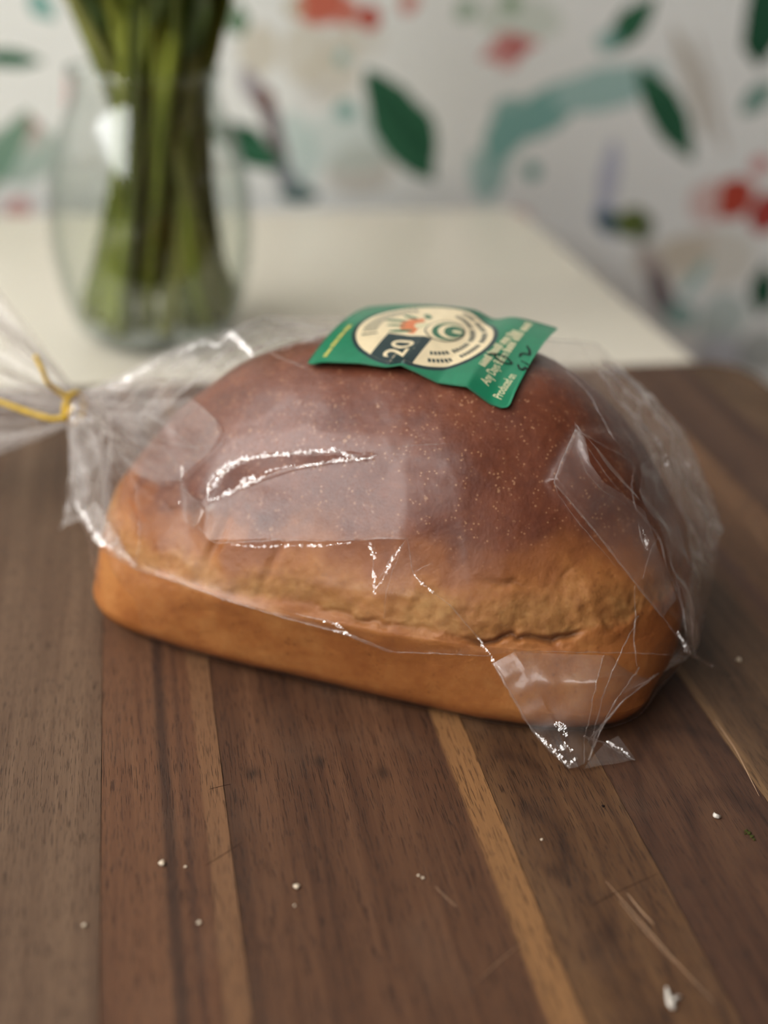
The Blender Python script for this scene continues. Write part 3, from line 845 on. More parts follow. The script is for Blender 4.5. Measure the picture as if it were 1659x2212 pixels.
# ---- creases: pinched ridges of film that stand up from the surface
def crease(pts, r=.0005, jag=.6, n=None, off=.0003, mat=None, name='crease'):
    L = smooth_line(pts, n or max(8, int(sum(math.dist(pts[i], pts[i + 1]) for i in range(len(pts) - 1)) / 9)))
    c, rr = [], []
    m = len(L)
    for k, (x, y) in enumerate(L):
        P, N = on_film(x + random.uniform(-jag, jag) * 2, y + random.uniform(-jag, jag) * 2, off)
        c.append(P)
        rr.append(r * (.35 + .65 * math.sin(math.pi * (k + .5) / m)) * random.uniform(.6, 1.3))
    c = np.array(c)
    for _ in range(1):
        c[1:-1] = c[1:-1] * .6 + (c[:-2] + c[2:]) * .2
    V, F = tube_mesh(c, rr, 7)
    return link_mesh(name, V, F, mat or m_crease, bag, True)
CREASES = [
    ([(215, 1182), (255, 1205), (290, 1228), (380, 1256), (500, 1300), (620, 1336), (740, 1368), (840, 1408)], .00075), ([(840, 1408), (950, 1412), (1060, 1416)], .00045),
    ([(640, 1326), (700, 1338), (738, 1352), (748, 1362)], .0006), ([(700, 1356), (745, 1366), (800, 1388), (850, 1408)], .0007),
    ([(880, 1163), (886, 1200), (893, 1240), (935, 1280)], .0005), ([(935, 1280), (965, 1300), (1000, 1340), (1030, 1372), (1060, 1420)], .00045),
    ([(780, 1166), (820, 1163), (880, 1163)], .0005), ([(872, 1172), (850, 1230), (834, 1280), (830, 1335)], .0004), ([(808, 1190), (806, 1230), (812, 1270), (806, 1290)], .0005), ([(880, 1165), (845, 1205), (820, 1250)], .0004),
    ([(895, 1236), (915, 1224), (935, 1216)], .0003),
    ([(430, 1140), (462, 1172), (530, 1170), (600, 1166), (690, 1168), (780, 1166)], .0006),
    ([(452, 1085), (448, 1040), (480, 1008), (560, 986), (650, 979), (740, 978), (790, 990), (815, 984)], .0010), ([(452, 1088), (500, 1068), (540, 1046), (600, 1020), (680, 1003), (750, 995), (800, 990)], .0007),
    ([(458, 1076), (475, 1040), (500, 1012), (540, 996)], .0009),
    ([(408, 860), (440, 884), (472, 912), (484, 945), (478, 960)], .0006), ([(478, 960), (450, 990), (420, 1015), (395, 1042)], .0005), ([(395, 1042), (410, 1070), (440, 1090), (452, 1110), (440, 1140)], .0005),
    ([(398, 1050), (402, 1090), (400, 1130), (420, 1140)], .0004), ([(478, 960), (420, 968), (360, 955), (300, 920)], .0004), ([(395, 1042), (350, 1050), (300, 1025), (268, 1010)], .0004), ([(395, 1042), (380, 1000), (350, 960)], .0003),
    ([(268, 1010), (295, 1050), (302, 1110), (303, 1180), (292, 1228)], .0005), ([(395, 1042), (330, 1010), (270, 960), (220, 920)], .0003), ([(430, 975), (330, 900), (240, 890), (180, 886)], .0004),
    ([(405, 845), (340, 850), (250, 880), (170, 886)], .0005), ([(660, 795), (610, 775), (580, 760)], .0004), ([(500, 725), (530, 750), (548, 775)], .0009), ([(500, 726), (480, 745), (470, 760)], .0007),
    ([(350, 790), (390, 755), (440, 740), (490, 728)], .0007), ([(155, 900), (180, 860), (260, 825), (340, 795)], .0008),
    ([(1243, 930), (1222, 980), (1197, 1040), (1205, 1065)], .0005), ([(1197, 1040), (1240, 1090), (1300, 1165), (1375, 1262), (1430, 1330), (1487, 1410)], .0007), ([(1205, 1065), (1250, 1130), (1330, 1222)], .0003),
    ([(1243, 930), (1280, 985), (1315, 1035), (1362, 1090)], .0004), ([(1243, 930), (1300, 962), (1345, 985), (1370, 1010)], .0005), ([(1243, 960), (1265, 1020), (1300, 1060), (1350, 1090)], .0003),
    ([(1370, 1010), (1362, 1050), (1372, 1100), (1400, 1130), (1425, 1165), (1440, 1230), (1482, 1330)], .0006), ([(1378, 1130), (1386, 1170), (1395, 1190)], .0006), ([(1420, 1160), (1400, 1200), (1388, 1250)], .0004),
    ([(1370, 1265), (1372, 1330), (1368, 1380), (1374, 1440)], .0005), ([(1440, 1200), (1465, 1270), (1478, 1350), (1487, 1410)], .0005),
    ([(1190, 770), (1270, 850), (1320, 940), (1370, 1010)], .0004), ([(1240, 730), (1290, 800), (1350, 870), (1400, 960), (1420, 1040)], .0005),
    ([(1110, 1407), (1250, 1409), (1380, 1411), (1485, 1418)], .0004), ([(160, 905), (158, 1000), (150, 1080), (135, 1140)], .0006), ([(165, 1080), (185, 1130), (230, 1172), (262, 1205)], .0014), ([(190, 920), (215, 1000), (235, 1080)], .0005),
    ([(840, 968), (900, 962), (970, 960)], .00025),
]
for pts, r in CREASES:
    crease(pts, r * .5)

# ---- glint ribbons: added film facets turned to mirror the highlight lamp at the camera
m_glint = film_material('glint_film', .06, .0, 1.3, .3, 700., .15)
GLINT_LAMP_C = np.array([ROOM_L - .08, (GAP[0] + GAP[1]) / 2, (GAP[2] + GAP[3]) / 2])
def glint(pts, w, jit=.035, off=.0013, brk=.25):
    n = max(10, int(sum(math.dist(pts[i], pts[i + 1]) for i in range(len(pts) - 1)) / (5 if len(pts[0]) == 2 else .001)))
    L = smooth_line(pts, n)
    C = np.array([on_film(x, y, off)[0] for x, y in L]) if len(pts[0]) == 2 else L
    C[1:-1] = C[1:-1] * .5 + (C[:-2] + C[2:]) * .25
    V = []
    for k in range(n - 1):
        p = (C[k] + C[k + 1]) / 2
        t_ = C[k + 1] - C[k]
        ln = np.linalg.norm(t_) + 1e-9
        t_ /= ln
        v = CAM - p; v /= np.linalg.norm(v)
        l = GLINT_LAMP_C - p; l /= np.linalg.norm(l)
        h = v + l; h /= np.linalg.norm(h)
        h = h + RNG.normal(size=3) * jit; h /= np.linalg.norm(h)
        sd = np.cross(t_, h); sd /= np.linalg.norm(sd) + 1e-9
        tt = np.cross(h, sd)
        ww = w * random.uniform(.45, 1.3) * (.4 + .6 * math.sin(math.pi * (k + .5) / n))
        if random.random() < brk: ww *= .25
        c0 = p + sd * random.uniform(-.3, .3) * w
        for e in (-.46, .46):
            V += [c0 + tt * ln * e - sd * ww, c0 + tt * ln * e + sd * ww]
    V = np.array(V); V[:, 2] = np.maximum(V[:, 2], .0005)
    return link_mesh('glint_ribbon', V, grid_faces(len(V) // 2, 2), m_glint, bag, False)
for pts, w in (([(450, 1085), (452, 1055), (470, 1022), (505, 1000), (560, 987), (650, 980), (740, 978), (785, 990)], .0010), ([(453, 1086), (500, 1066), (540, 1046), (580, 1026)], .0010), ([(640, 1010), (690, 1002), (745, 995), (790, 986), (812, 984)], .0007),
               ([(455, 1060), (470, 1040), (486, 1015), (520, 998)], .0016), ([(520, 1042), (540, 1035), (556, 1030)], .0012), ([(570, 1022), (600, 1012), (640, 1006)], .0005),
               ([(800, 1168), (806, 1190), (812, 1206)], .0013), ([(806, 1225), (812, 1250), (808, 1285), (815, 1280)], .0008), ([(866, 1180), (845, 1215), (828, 1255), (812, 1270)], .0007), ([(895, 1240), (915, 1262), (936, 1280)], .0006),
               ([(500, 726), (520, 742), (538, 762), (548, 776)], .0013), ([(470, 757), (485, 742), (498, 730)], .0008), ([(380, 775), (420, 752), (450, 745), (470, 752)], .0008), ([(240, 838), (280, 822), (330, 795), (370, 770)], .0010),
               ([(1030, 1370), (1045, 1395), (1064, 1420), (1082, 1445)], .0009), ([(700, 1340), (725, 1345), (745, 1356)], .0008), ([(722, 1362), (745, 1364), (760, 1372)], .0006),
               ([(165, 905), (150, 892), (170, 880)], .0010), ([(395, 1042), (400, 1025), (398, 1010)], .0006), ([(392, 1080), (394, 1088)], .0006), ([(170, 1090), (190, 1125), (215, 1160), (245, 1190)], .0016),
               ([(500, 1172), (560, 1178), (620, 1176), (700, 1178), (760, 1170)], .0006), ([(1380, 1140), (1388, 1165), (1394, 1190)], .0008), ([(1460, 1360), (1480, 1400), (1490, 1415)], .0008), ([(1405, 935), (1430, 985), (1440, 1020)], .0012), ([(1470, 985), (1500, 1040)], .0010)):
    glint(pts, w)

# ---- loose folds: sheets lofted between two lines
def loft(name, A, B, n=24, m=14, jag=.0012, mat=None, seed=1, bow=.0):
    A, B = smooth_line(A, n), smooth_line(B, n)
    V = np.zeros((n, m, 3))
    for j in range(m):
        s = j / (m - 1)
        V[:, j] = A * (1 - s) + B * s
        V[:, j] += np.array([0, 0, 1]) * bow * math.sin(math.pi * s)
    nn = np.cross(V[-1, 0] - V[0, 0], V[n // 2, -1] - V[n // 2, 0]); nn = nn / (np.linalg.norm(nn) + 1e-9)
    Wv = V.reshape(-1, 3)
    dd = np.zeros(len(Wv))
    rg = np.random.default_rng(seed)
    for k in range(6):
        dr = rg.normal(size=3); dr /= np.linalg.norm(dr)
        dd += tri(Wv @ dr / rg.uniform(.006, .025) + rg.random()) * rg.uniform(.2, .5)
    edge = np.ones((n, m)); edge[:, 0] = edge[:, -1] = .35; edge[0] *= .3
    Wv = Wv + nn * (dd * jag * edge.reshape(-1))[:, None]
    Wv[:, 2] = np.maximum(Wv[:, 2], .0005)
    return link_mesh(name, Wv, grid_faces(n, m), mat or m_fold, bag, True)
def f_on(x, y, o=.002): return on_film(x, y, o)[0]
tip = onz(1230, 1660, .0008)
tip2 = onz(1272, 1642, .0015)
dl, dt = (f_on(1065, 1425) - CAM) @ FW, (tip - CAM) @ FW
def blend_px(pts, d0, d1):
    n = len(pts)
    out = []
    for k, (x, y) in enumerate(pts):
        dd_ = d0 + (d1 - d0) * k / (n - 1)
        h_ = film_bvh.ray_cast(Vector(CAM), Vector(ray(x, y)).normalized(), 3.)
        if h_[0] is not None: dd_ = min(dd_, (np.array(h_[0]) - CAM) @ FW - .003)
        out.append(at_depth(x, y, dd_))
    return out
leftE = [f_on(1065, 1425)] + blend_px([(1090, 1475), (1120, 1530), (1150, 1580), (1175, 1606)], dl - .003, dt + .001) + [tip]
mid1 = [f_on(1110, 1408)] + blend_px([(1150, 1470), (1190, 1545), (1215, 1600)], dl - .006, dt - .002) + [onz(1250, 1655, .003)]
mid2 = [f_on(1300, 1410)] + blend_px([(1290, 1470), (1275, 1540), (1262, 1600)], dl - .012, dt) + [onz(1262, 1650, .003)]
dr0 = (f_on(1484, 1420) - CAM) @ FW
rightE = [f_on(1484, 1420)] + blend_px([(1405, 1466), (1345, 1515), (1300, 1570)], dr0 - .006, dt + .012) + [tip2]
loft('corner_fold', leftE, mid1, 30, 10, .0010, m_veil, 2)
loft('corner_fold', mid1, mid2, 30, 16, .0008, m_veil, 3)
loft('corner_fold', mid2, rightE, 30, 18, .0010, m_veil, 4)
loft('corner_fold', [tip2, onz(1310, 1602, .004), onz(1335, 1590, .005)], [onz(1262, 1660, .0008), onz(1330, 1648, .002), onz(1372, 1640, .001)], 16, 10, .0012, m_veil, 5)
def crease3(P, r, jag=.0004):
    P = smooth_line(P, 26)
    P[1:-1] += RNG.normal(size=P[1:-1].shape) * jag * .4
    P[:, 2] = np.maximum(P[:, 2], r)
    V, F = tube_mesh(P, [r * random.uniform(.5, 1.2) for _ in P], 7)
    return link_mesh('crease', V, F, m_crease, bag, True)
crease3(leftE, .0005); crease3(rightE, .00035); crease3(mid2, .00025)
crease3([f_on(1374, 1440), at_depth(1330, 1515, dl - .012), at_depth(1285, 1590, dt + .003), tip2], .0003)
crease3([f_on(1372, 1330), at_depth(1345, 1400, dl - .012), at_depth(1310, 1480, dl - .010), at_depth(1280, 1590, dt + .004)], .00025)
crease3([onz(1262, 1590, .012), onz(1300, 1604, .008), onz(1350, 1632, .003), onz(1372, 1641, .002)], .0004)
glint([p_ + np.array([0, -.001, .0012]) for p_ in leftE[3:]], .0008)
glint([onz(1205, 1622, .012), onz(1222, 1610, .014), onz(1236, 1622, .012)], .0012)
glint([onz(1200, 1560, .022), onz(1216, 1572, .020), onz(1226, 1590, .018)], .0014)
glint([onz(1226, 1655, .003), onz(1238, 1642, .005), onz(1246, 1636, .006)], .0010)
glint([onz(1310, 1600, .006), onz(1335, 1616, .005), onz(1362, 1634, .003)], .0007)
# loose film hanging off the far right end
eA = [at_depth(x, y, .53) for x, y in ((1330, 790), (1410, 852), (1470, 932), (1512, 1012), (1540, 1082), (1562, 1140))]
eB = [at_depth(x, y, .50) for x, y in ((1290, 800), (1350, 880), (1400, 965), (1430, 1060), (1470, 1150), (1505, 1240))]
eC = [at_depth(x, y, .545) for x, y in ((1300, 770), (1370, 830), (1430, 920), (1470, 1020), (1500, 1120), (1530, 1230))]
loft('end_fold', eA, eB, 40, 18, .0022, m_end, 8)
loft('end_fold', eC, eA, 40, 14, .0020, m_end, 9)
eD = [at_depth(x, y, .50) for x, y in ((1440, 1080), (1480, 1160), (1510, 1250), (1512, 1330), (1497, 1410))]
eE = [at_depth(x, y, .485) for x, y in ((1400, 1110), (1440, 1190), (1470, 1270), (1482, 1350), (1488, 1415))]
loft('end_fold', eD, eE, 30, 10, .0016, m_end, 10)
# ragged pinches low at the left
lA = [at_depth(x, y, .545) for x, y in ((156, 900), (150, 960), (147, 1030), (140, 1090), (134, 1145))]
lB = [at_depth(x, y, .535) for x, y in ((200, 900), (210, 980), (200, 1060), (190, 1110), (172, 1120))]
lC = [at_depth(x, y, .515) for x, y in ((235, 900), (245, 990), (240, 1080), (232, 1130), (240, 1190))]
loft('neck_fold', lA, lB, 26, 12, .0018, m_neck, 12)
loft('neck_fold', lB, lC, 26, 12, .0018, m_veil, 13)
def onf(pts, o): return [on_film(x, y, o)[0] for x, y in pts]
# scrunched hem low at the left
loft('scrunched_hem', onf([(185, 1105), (215, 1150), (245, 1185), (275, 1212), (292, 1228)], .0022), onf([(215, 1085), (240, 1130), (262, 1165), (285, 1200), (298, 1222)], .0012), 40, 12, .0014, m_scrunch, 21)
# pleats fanning from the tie over the left shoulder of the loaf
fanA = onf([(408, 862), (440, 884), (472, 912), (484, 945), (455, 985), (395, 1042), (350, 1048), (300, 1028), (270, 1010)], .0022)
fanB = onf([(235, 880), (230, 892), (228, 905), (228, 915), (228, 930), (230, 945), (232, 960), (235, 975), (240, 990)], .0030)
loft('pleat_fold', fanA, fanB, 70, 26, .0012, m_veil, 22)
loft('pleat_fold', onf([(395, 1042), (400, 1085), (402, 1125), (430, 1142)], .0020), onf([(415, 1065), (440, 1090), (452, 1110), (440, 1138)], .0032), 22, 10, .0010, m_veil, 23)
# loose film standing above the left shoulder
tA = [at_depth(x, y, .56) for x, y in ((175, 868), (260, 820), (350, 762), (440, 727), (545, 690), (575, 682), (640, 692), (715, 706))]
tB = onf([(300, 945), (350, 898), (400, 852), (455, 824), (540, 785), (590, 765), (640, 752), (690, 748)], .0018)
loft('shoulder_fold', tA, tB, 50, 18, .0016, m_veil, 24)
# flap lying over the right of the dome, with a narrow slit between its two leaves
loft('side_flap', onf([(1243, 930), (1222, 985), (1197, 1040), (1240, 1092), (1310, 1178), (1375, 1262), (1430, 1330)], .0012), onf([(1246, 950), (1262, 1005), (1290, 1050), (1340, 1085), (1372, 1110), (1400, 1190), (1440, 1300)], .0042), 40, 14, .0005, m_veil, 25)
loft('side_flap', onf([(1244, 932), (1270, 975), (1300, 1020), (1362, 1088)], .0040), onf([(1246, 936), (1282, 978), (1318, 1022), (1366, 1084)], .0030), 20, 6, .0003, m_veil, 26)
loft('end_fold', onf([(1370, 1010), (1372, 1090), (1405, 1135), (1430, 1200), (1455, 1280), (1482, 1360)], .0030), onf([(1400, 985), (1412, 1060), (1438, 1120), (1462, 1200), (1480, 1290), (1488, 1400)], .0040), 36, 12, .0016, m_veil, 27)

# ---- gathered tail beyond the tie
neckW = loc2w(NECK)
tdir = at_depth(-120, 795, .60) - neckW
tdir /= np.linalg.norm(tdir)
sa = np.cross(tdir, [0, 0, 1.]); sa /= np.linalg.norm(sa)
sb = np.cross(sa, tdir)
nt_, na_ = 60, 220
TV = np.zeros((nt_, na_, 3))
aa = np.linspace(0, 2 * np.pi, na_, endpoint=False)
for i in range(nt_):
    s = i / (nt_ - 1)
    r = .0052 + .040 * s ** .85
    rp = 1 + (.10 + .22 * s) * (.6 * tri(aa * 9 / (2 * np.pi) + .15 * s) + .4 * tri(aa * 19 / (2 * np.pi) + .4))
    ra, rb2 = r * rp * .75, r * rp * 1.05
    TV[i] = neckW + tdir * (.082 * s + .004 * tri(aa * 5 / (2 * np.pi)) [:, None] * s) + sa * (ra * np.cos(aa))[:, None] + sb * (rb2 * np.sin(aa))[:, None]
TV[..., 2] = np.maximum(TV[..., 2], .0006)
link_mesh('bag_tail', TV.reshape(-1, 3), grid_faces(nt_, na_, True), m_neck, bag, True)

# ---- twist tie
m_tie = plain('yellow_tie_paper', (226, 182, 22), .4, .5, .1, 300.)
tie = empty('twist_tie')
tag(tie, 'yellow twist tie wound round the gathered neck of the bag', 'twist tie')
c = []
for k in range(50):
    a = 2 * math.pi * 1.6 * k / 49
    c.append(neckW + tdir * (.0008 * k / 49 - .0006) + sa * .0062 * math.cos(a) + sb * .0072 * math.sin(a))
V, F = tube_mesh(c, .0011, 8); link_mesh('coil', V, F, m_tie, tie, True)
dn = (neckW - CAM) @ FW
def wire(pts, r=.0011):
    P = smooth_line(np.array(pts), 40)
    side = np.array([0, 0, 1.])
    V, F = tube_mesh(P, r, 8)
    link_mesh('wire_end', V, F, m_tie, tie, True)
wire([at_depth(158, 878, dn - .007), at_depth(140, 902, dn - .009), at_depth(112, 906, dn - .009), at_depth(60, 890, dn - .008), at_depth(0, 868, dn - .006), at_depth(-60, 850, dn - .004)])
wire([at_depth(150, 862, dn - .006), at_depth(118, 838, dn - .008), at_depth(102, 826, dn - .012), at_depth(92, 800, dn - .014), at_depth(76, 768, dn - .014)])

# ---- green sticker on top of the bag
def solve_label():
    pf = on_film(662, 795, .0012)[0]
    pr = on_film(1097, 890, .0012)[0]
    return pf, pr
LFL, LFR = solve_label()
e1 = LFR - LFL
hl = np.linalg.norm(e1)
hd = np.array([-e1[1], e1[0], 0]); hd /= np.linalg.norm(hd)
if hd[1] < 0: hd = -hd
def solve_back(base, x, y):
    best = None
    for wdt in np.arange(.02, .10, .0005):
        P = base + hd * wdt
        # height so that the point lies on the picture line y
        zz = np.arange(base[2] - .04, base[2] + .05, .0005)
        Pz = np.repeat(P[None], len(zz), 0); Pz[:, 2] = zz
        X, Y, _ = proj(Pz)
        e = (X - x) ** 2 + (Y - y) ** 2
        k = int(np.argmin(e))
        if best is None or e[k] < best[0]: best = (e[k], wdt, zz[k])
    return best
bR, bL = solve_back(LFR, 1208, 715), solve_back(LFL, 757, 680)
LBR = LFR + hd * bR[1]; LBR[2] = bR[2]
LBL = LFL + hd * bR[1]
XL = bL[1] / bR[1]
DROP = .006                        # the far left corner bends down over the dome
LBL[2] = LFL[2] + (bL[2] - LFL[2]) / XL - DROP
NX, NY = 61, 81
def label_pt(X, Y):
    # X 0 front .. 1 back ; Y 0 right .. 1 left
    X, Y = np.asarray(X, float)[..., None], np.asarray(Y, float)[..., None]
    fr = LFR * (1 - Y) + LFL * Y
    bk = LBR * (1 - Y) + LBL * Y
    P = fr * (1 - X) + bk * X
    up = np.array([0, 0, 1.])
    fe = np.interp(Y, [0, .085, .20, .34, .44, .52, .59, .73, .91, 1], [0, .0008, .0055, .0046, .0068, .0085, .0064, .0056, .003, 0])
    arch = fe * (1 - X) ** 1.5 + 4 * Y * (1 - Y) * .0045 * (1 - (1 - X) ** 1.5) + 4 * X * (1 - X) * .0046 * (1 - Y) ** 4 + .0012 * np.minimum(X * 8, 1) * (1 - Y) ** 2
    wave = - X ** 2 * .0028 * np.exp(-((Y - .33) / .07) ** 2)
    bend = Y * (DROP * X - DROP * X * np.clip((X - XL * .6) / (1 - XL * .6), 0, 1) ** 1.5) * 0 + Y * DROP * X * (1 - X) / (1 - XL)
    return P + up * (arch + wave + bend)
# the film lies pressed under the sticker
_rel = QW2[:, :2] - LFR[:2]
_X = (_rel @ hd[:2]) / bR[1]
_eh = (LFL - LFR)[:2]
_Y = (_rel @ _eh) / (_eh @ _eh)
_m = (_X > -.12) & (_X < 1.05) & (_Y > -.05) & (_Y < 1.05) & (QW2[:, 2] > .08)
_zl = label_pt(np.clip(_X, 0, 1), np.clip(_Y, 0, 1))[:, 2] - .0006
QW2[_m, 2] = np.minimum(QW2[_m, 2], _zl[_m])
film.data.vertices.foreach_set('co', QW2.astype(np.float32).reshape(-1))
film.data.update()
gx, gy = np.meshgrid(np.linspace(0, 1, 241), np.linspace(0, 1, 241), indexing='ij')
lp = label_pt(gx, gy)
LPX, LPY, _ = proj(lp.reshape(-1, 3))
wl = np.linalg.norm(label_pt(1., .5) - label_pt(0., .5))
def lab(x, y):
    k = int(np.argmin((LPX - x) ** 2 + (LPY - y) ** 2))
    return np.array([gx.reshape(-1)[k], gy.reshape(-1)[k]])
def lab_surf(XY, off):
    XY = np.asarray(XY)
    e = 1e-3
    P = label_pt(XY[:, 0], XY[:, 1])
    n = np.cross(label_pt(XY[:, 0] + e, XY[:, 1]) - P, label_pt(XY[:, 0], XY[:, 1] + e) - P)
    n /= np.linalg.norm(n, axis=1, keepdims=True)
    n *= np.sign(n[:, 2:3])
    return P + n * off
def gloss(name, rgb, rough=.3, spec=.5):
    return plain(name, rgb, rough, spec, .03, 200.)
m_green = gloss('label_green', (26, 116, 82)); m_cream = gloss('label_cream', (226, 206, 168)); m_dark = gloss('label_dark', (26, 48, 50)); m_orange = gloss('label_orange', (208, 116, 68)); m_leaf = gloss('label_leaf', (52, 104, 76)); m_yel = gloss('label_pale_text', (206, 196, 158)); m_gold = gloss('label_gold_text', (196, 186, 96)); m_ink = plain('marker_ink', (18, 22, 20), .5, .3); m_grey = gloss('label_grey_text', (150, 142, 120))
gx2, gy2 = np.meshgrid(np.linspace(0, 1, NX), np.linspace(0, 1, NY), indexing='ij')
cr_ = .045
cx2, cy2 = gx2.copy(), gy2.copy()
asp = hl / wl
for i in range(NX):
    X = i / (NX - 1)
    dxe = max(cr_ - X, X - (1 - cr_), 0) / cr_
    ins = (1 - math.sqrt(max(0, 1 - dxe ** 2))) * cr_ / asp
    cy2[i] = ins + gy2[i] * (1 - 2 * ins)
LV_ = np.stack([cx2.reshape(-1), cy2.reshape(-1)], 1)
top, bot = lab_surf(LV_, 0), lab_surf(LV_, -.00018)
F1 = grid_faces(NX, NY)
nn_ = NX * NY
F2 = [tuple(i + nn_ for i in f[::-1]) for f in F1]
ring_i = [j for j in range(NY)] + [i * NY + NY - 1 for i in range(1, NX)] + [(NX - 1) * NY + j for j in range(NY - 2, -1, -1)] + [i * NY for i in range(NX - 2, 0, -1)]
F3 = [(ring_i[k], ring_i[(k + 1) % len(ring_i)], ring_i[(k + 1) % len(ring_i)] + nn_, ring_i[k] + nn_) for k in range(len(ring_i))]
label = link_mesh('sticker', np.concatenate([top, bot]), F1 + F2 + F3, m_green, bag, True)
label['label'] = 'green paper sticker with round cream bakery emblem'
def print_bm(name, bm, mat, off):
    bmesh.ops.triangulate(bm, faces=bm.faces)
    for _ in range(7):
        lg = [e for e in bm.edges if math.hypot((e.verts[0].co.x - e.verts[1].co.x) * wl, (e.verts[0].co.y - e.verts[1].co.y) * hl) > .0016]
        if not lg: break
        bmesh.ops.subdivide_edges(bm, edges=lg, cuts=1)
        bmesh.ops.triangulate(bm, faces=bm.faces)
    XY = np.array([v.co[:2] for v in bm.verts])
    W = lab_surf(XY, off)
    for v, q in zip(bm.verts, W):
        v.co = q
    return bm_obj(name, bm, mat, label)
def print_poly(name, XY, mat, off):
    bm = bmesh.new()
    bm.faces.new([bm.verts.new((x, y, 0)) for x, y in XY])
    return print_bm(name, bm, mat, off)
def print_px(name, pts, mat, off):
    return print_poly(name, [lab(*q) for q in pts], mat, off)
def ell_px(name, x, y, rx, ry, mat, off, rot=0, n=28):
    pts = []
    for k in range(n):
        a = 2 * math.pi * k / n
        dx, dy = rx * math.cos(a), ry * math.sin(a)
        pts.append((x + dx * math.cos(rot) - dy * math.sin(rot), y + dx * math.sin(rot) + dy * math.cos(rot)))
    return print_px(name, pts, mat, off)
DC = np.array([.49, .55])
def dl(a, b):
    return (DC[0] + a * R0 / wl, DC[1] + b * R0 / hl)
def ell_d(name, a, b, ra, rb_, mat, off, rot=0, n=28):
    pts = []
    for k in range(n):
        q = 2 * math.pi * k / n
        x, y = ra * math.cos(q), rb_ * math.sin(q)
        pts.append(dl(a + x * math.cos(rot) - y * math.sin(rot), b + x * math.sin(rot) + y * math.cos(rot)))
    return print_poly(name, pts, mat, off)
R0 = .468 * wl
def disc(name, r, mat, off, a0=0, a1=2 * math.pi, r0=None, n=72):
    pts = []
    for k in range(n if r0 is None else n + 1):
        a = a0 + (a1 - a0) * k / n
        pts.append((DC[0] + r * math.cos(a) / wl, DC[1] + r * math.sin(a) / hl))
    if r0 is not None:
        for k in range(n, -1, -1):
            a = a0 + (a1 - a0) * k / n
            pts.append((DC[0] + r0 * math.cos(a) / wl, DC[1] + r0 * math.sin(a) / hl))
    return print_poly(name, pts, mat, off)
disc('emblem_rim', R0, m_dark, .00004)
disc('emblem_disc', R0 * .94, m_cream, .00008)

# the dark number panel and its figures
_pp = [dl(-.24, .44), dl(-.24, -.20)]
for k in range(9):
    q = -.20 + .64 * k / 8
    _pp.append(dl(-math.sqrt(.94 ** 2 - q * q), q))
print_poly('number_panel', _pp, m_dark, .00012)
FONT_CACHE = {}
def text_bm(body):
    cu = bpy.data.curves.new('lettering', 'FONT')
    cu.body = body
    cu.resolution_u = 3
    cu.offset = .012
    ob = bpy.data.objects.new('lettering', cu)
    COL.objects.link(ob)
    dg = bpy.context.evaluated_depsgraph_get()
    me = bpy.data.meshes.new_from_object(ob.evaluated_get(dg))
    bm = bmesh.new()
    bm.from_mesh(me)
    bpy.data.objects.remove(ob)
    bpy.data.curves.remove(cu)
    bpy.data.meshes.remove(me)
    return bm
def text_on(name, body, a, b, height, mat, off, local=False):
    """Lettering whose base line runs from picture point a to b on the sticker; height in metres."""
    bm = text_bm(body)
    xs = [v.co.x for v in bm.verts]
    x0, x1 = min(xs), max(xs)
    A, B = (np.array(dl(*a)), np.array(dl(*b))) if local else (lab(*a), lab(*b))
    Am, Bm = A * [wl, hl], B * [wl, hl]
    d = Bm - Am
    L = np.linalg.norm(d)
    d /= L
    up = np.array([-d[1], d[0]])
    for v in bm.verts:
        q = Am + d * (v.co.x - x0) / (x1 - x0) * L + up * v.co.y / .7 * height
        v.co = (q[0] / wl, q[1] / hl, 0)
    return print_bm(name, bm, mat, off)
text_on('number', '20', (-.84, -.03), (-.38, -.03), .0088, m_cream, .00016, True)
text_on('lettering', 'Produced on', (1083, 864), (1116, 812), .0036, m_yel, .00008)
text_on('lettering', 'Any Days Before', (1055, 834), (1100, 765), .0036, m_yel, .00008)
def bars(name, a, b, height, mat, off, n, gap=.25, skip=()):
    """A line of print too small to read: a row of letter-sized strokes."""
    A, B = lab(*a) * [wl, hl], lab(*b) * [wl, hl]
    d = B - A
    L = np.linalg.norm(d); d /= L
    up = np.array([-d[1], d[0]])
    bm = bmesh.new()
    for k in range(n):
        if k in skip: continue
        p = A + d * L * k / n
        q = p + d * L / n * (1 - gap)
        hh = height * random.choice((.75, .8, 1., .8))
        bm.faces.new([bm.verts.new(((c[0]) / wl, (c[1]) / hl, 0)) for c in (p, q, q + up * hh, p + up * hh)])
    o = print_bm(name, bm, mat, off)
    o['kind'] = 'stuff'
    return o
bars('lettering', (1046, 793), (1122, 716), .0034, m_yel, .00008, 26, .22, (6, 14, 20))
bars('lettering', (1102, 762), (1152, 700), .0034, m_yel, .00008, 18, .22, (5, 11))
bars('lettering', (706, 770), (762, 702), .0022, m_gold, .00008, 30, .2, (7, 15, 22))
def arc_text(name, a0, a1, r, h, n, mat, off, skip=()):
    bm = bmesh.new()
    for k in range(n):
        if k in skip: continue
        s0 = a0 + (a1 - a0) * k / n
        s1 = s0 + (a1 - a0) / n * .72
        bm.faces.new([bm.verts.new((DC[0] + rr * math.cos(s) / wl, DC[1] + rr * math.sin(s) / hl, 0)) for rr, s in ((r, s0), (r, s1), (r + h, s1), (r + h, s0))])
    o = print_bm(name, bm, mat, off)
    o['kind'] = 'stuff'
    return o
R_ = math.radians
arc_text('lettering', R_(108), R_(28), R0 * .66, R0 * .20, 15, m_grey, .00012)
arc_text('lettering', R_(116), R_(112), R0 * .64, R0 * .22, 1, m_dark, .00012)
arc_text('lettering', R_(205), R_(342), R0 * .78, R0 * .075, 34, m_dark, .00012, (6, 7, 15, 22, 29))
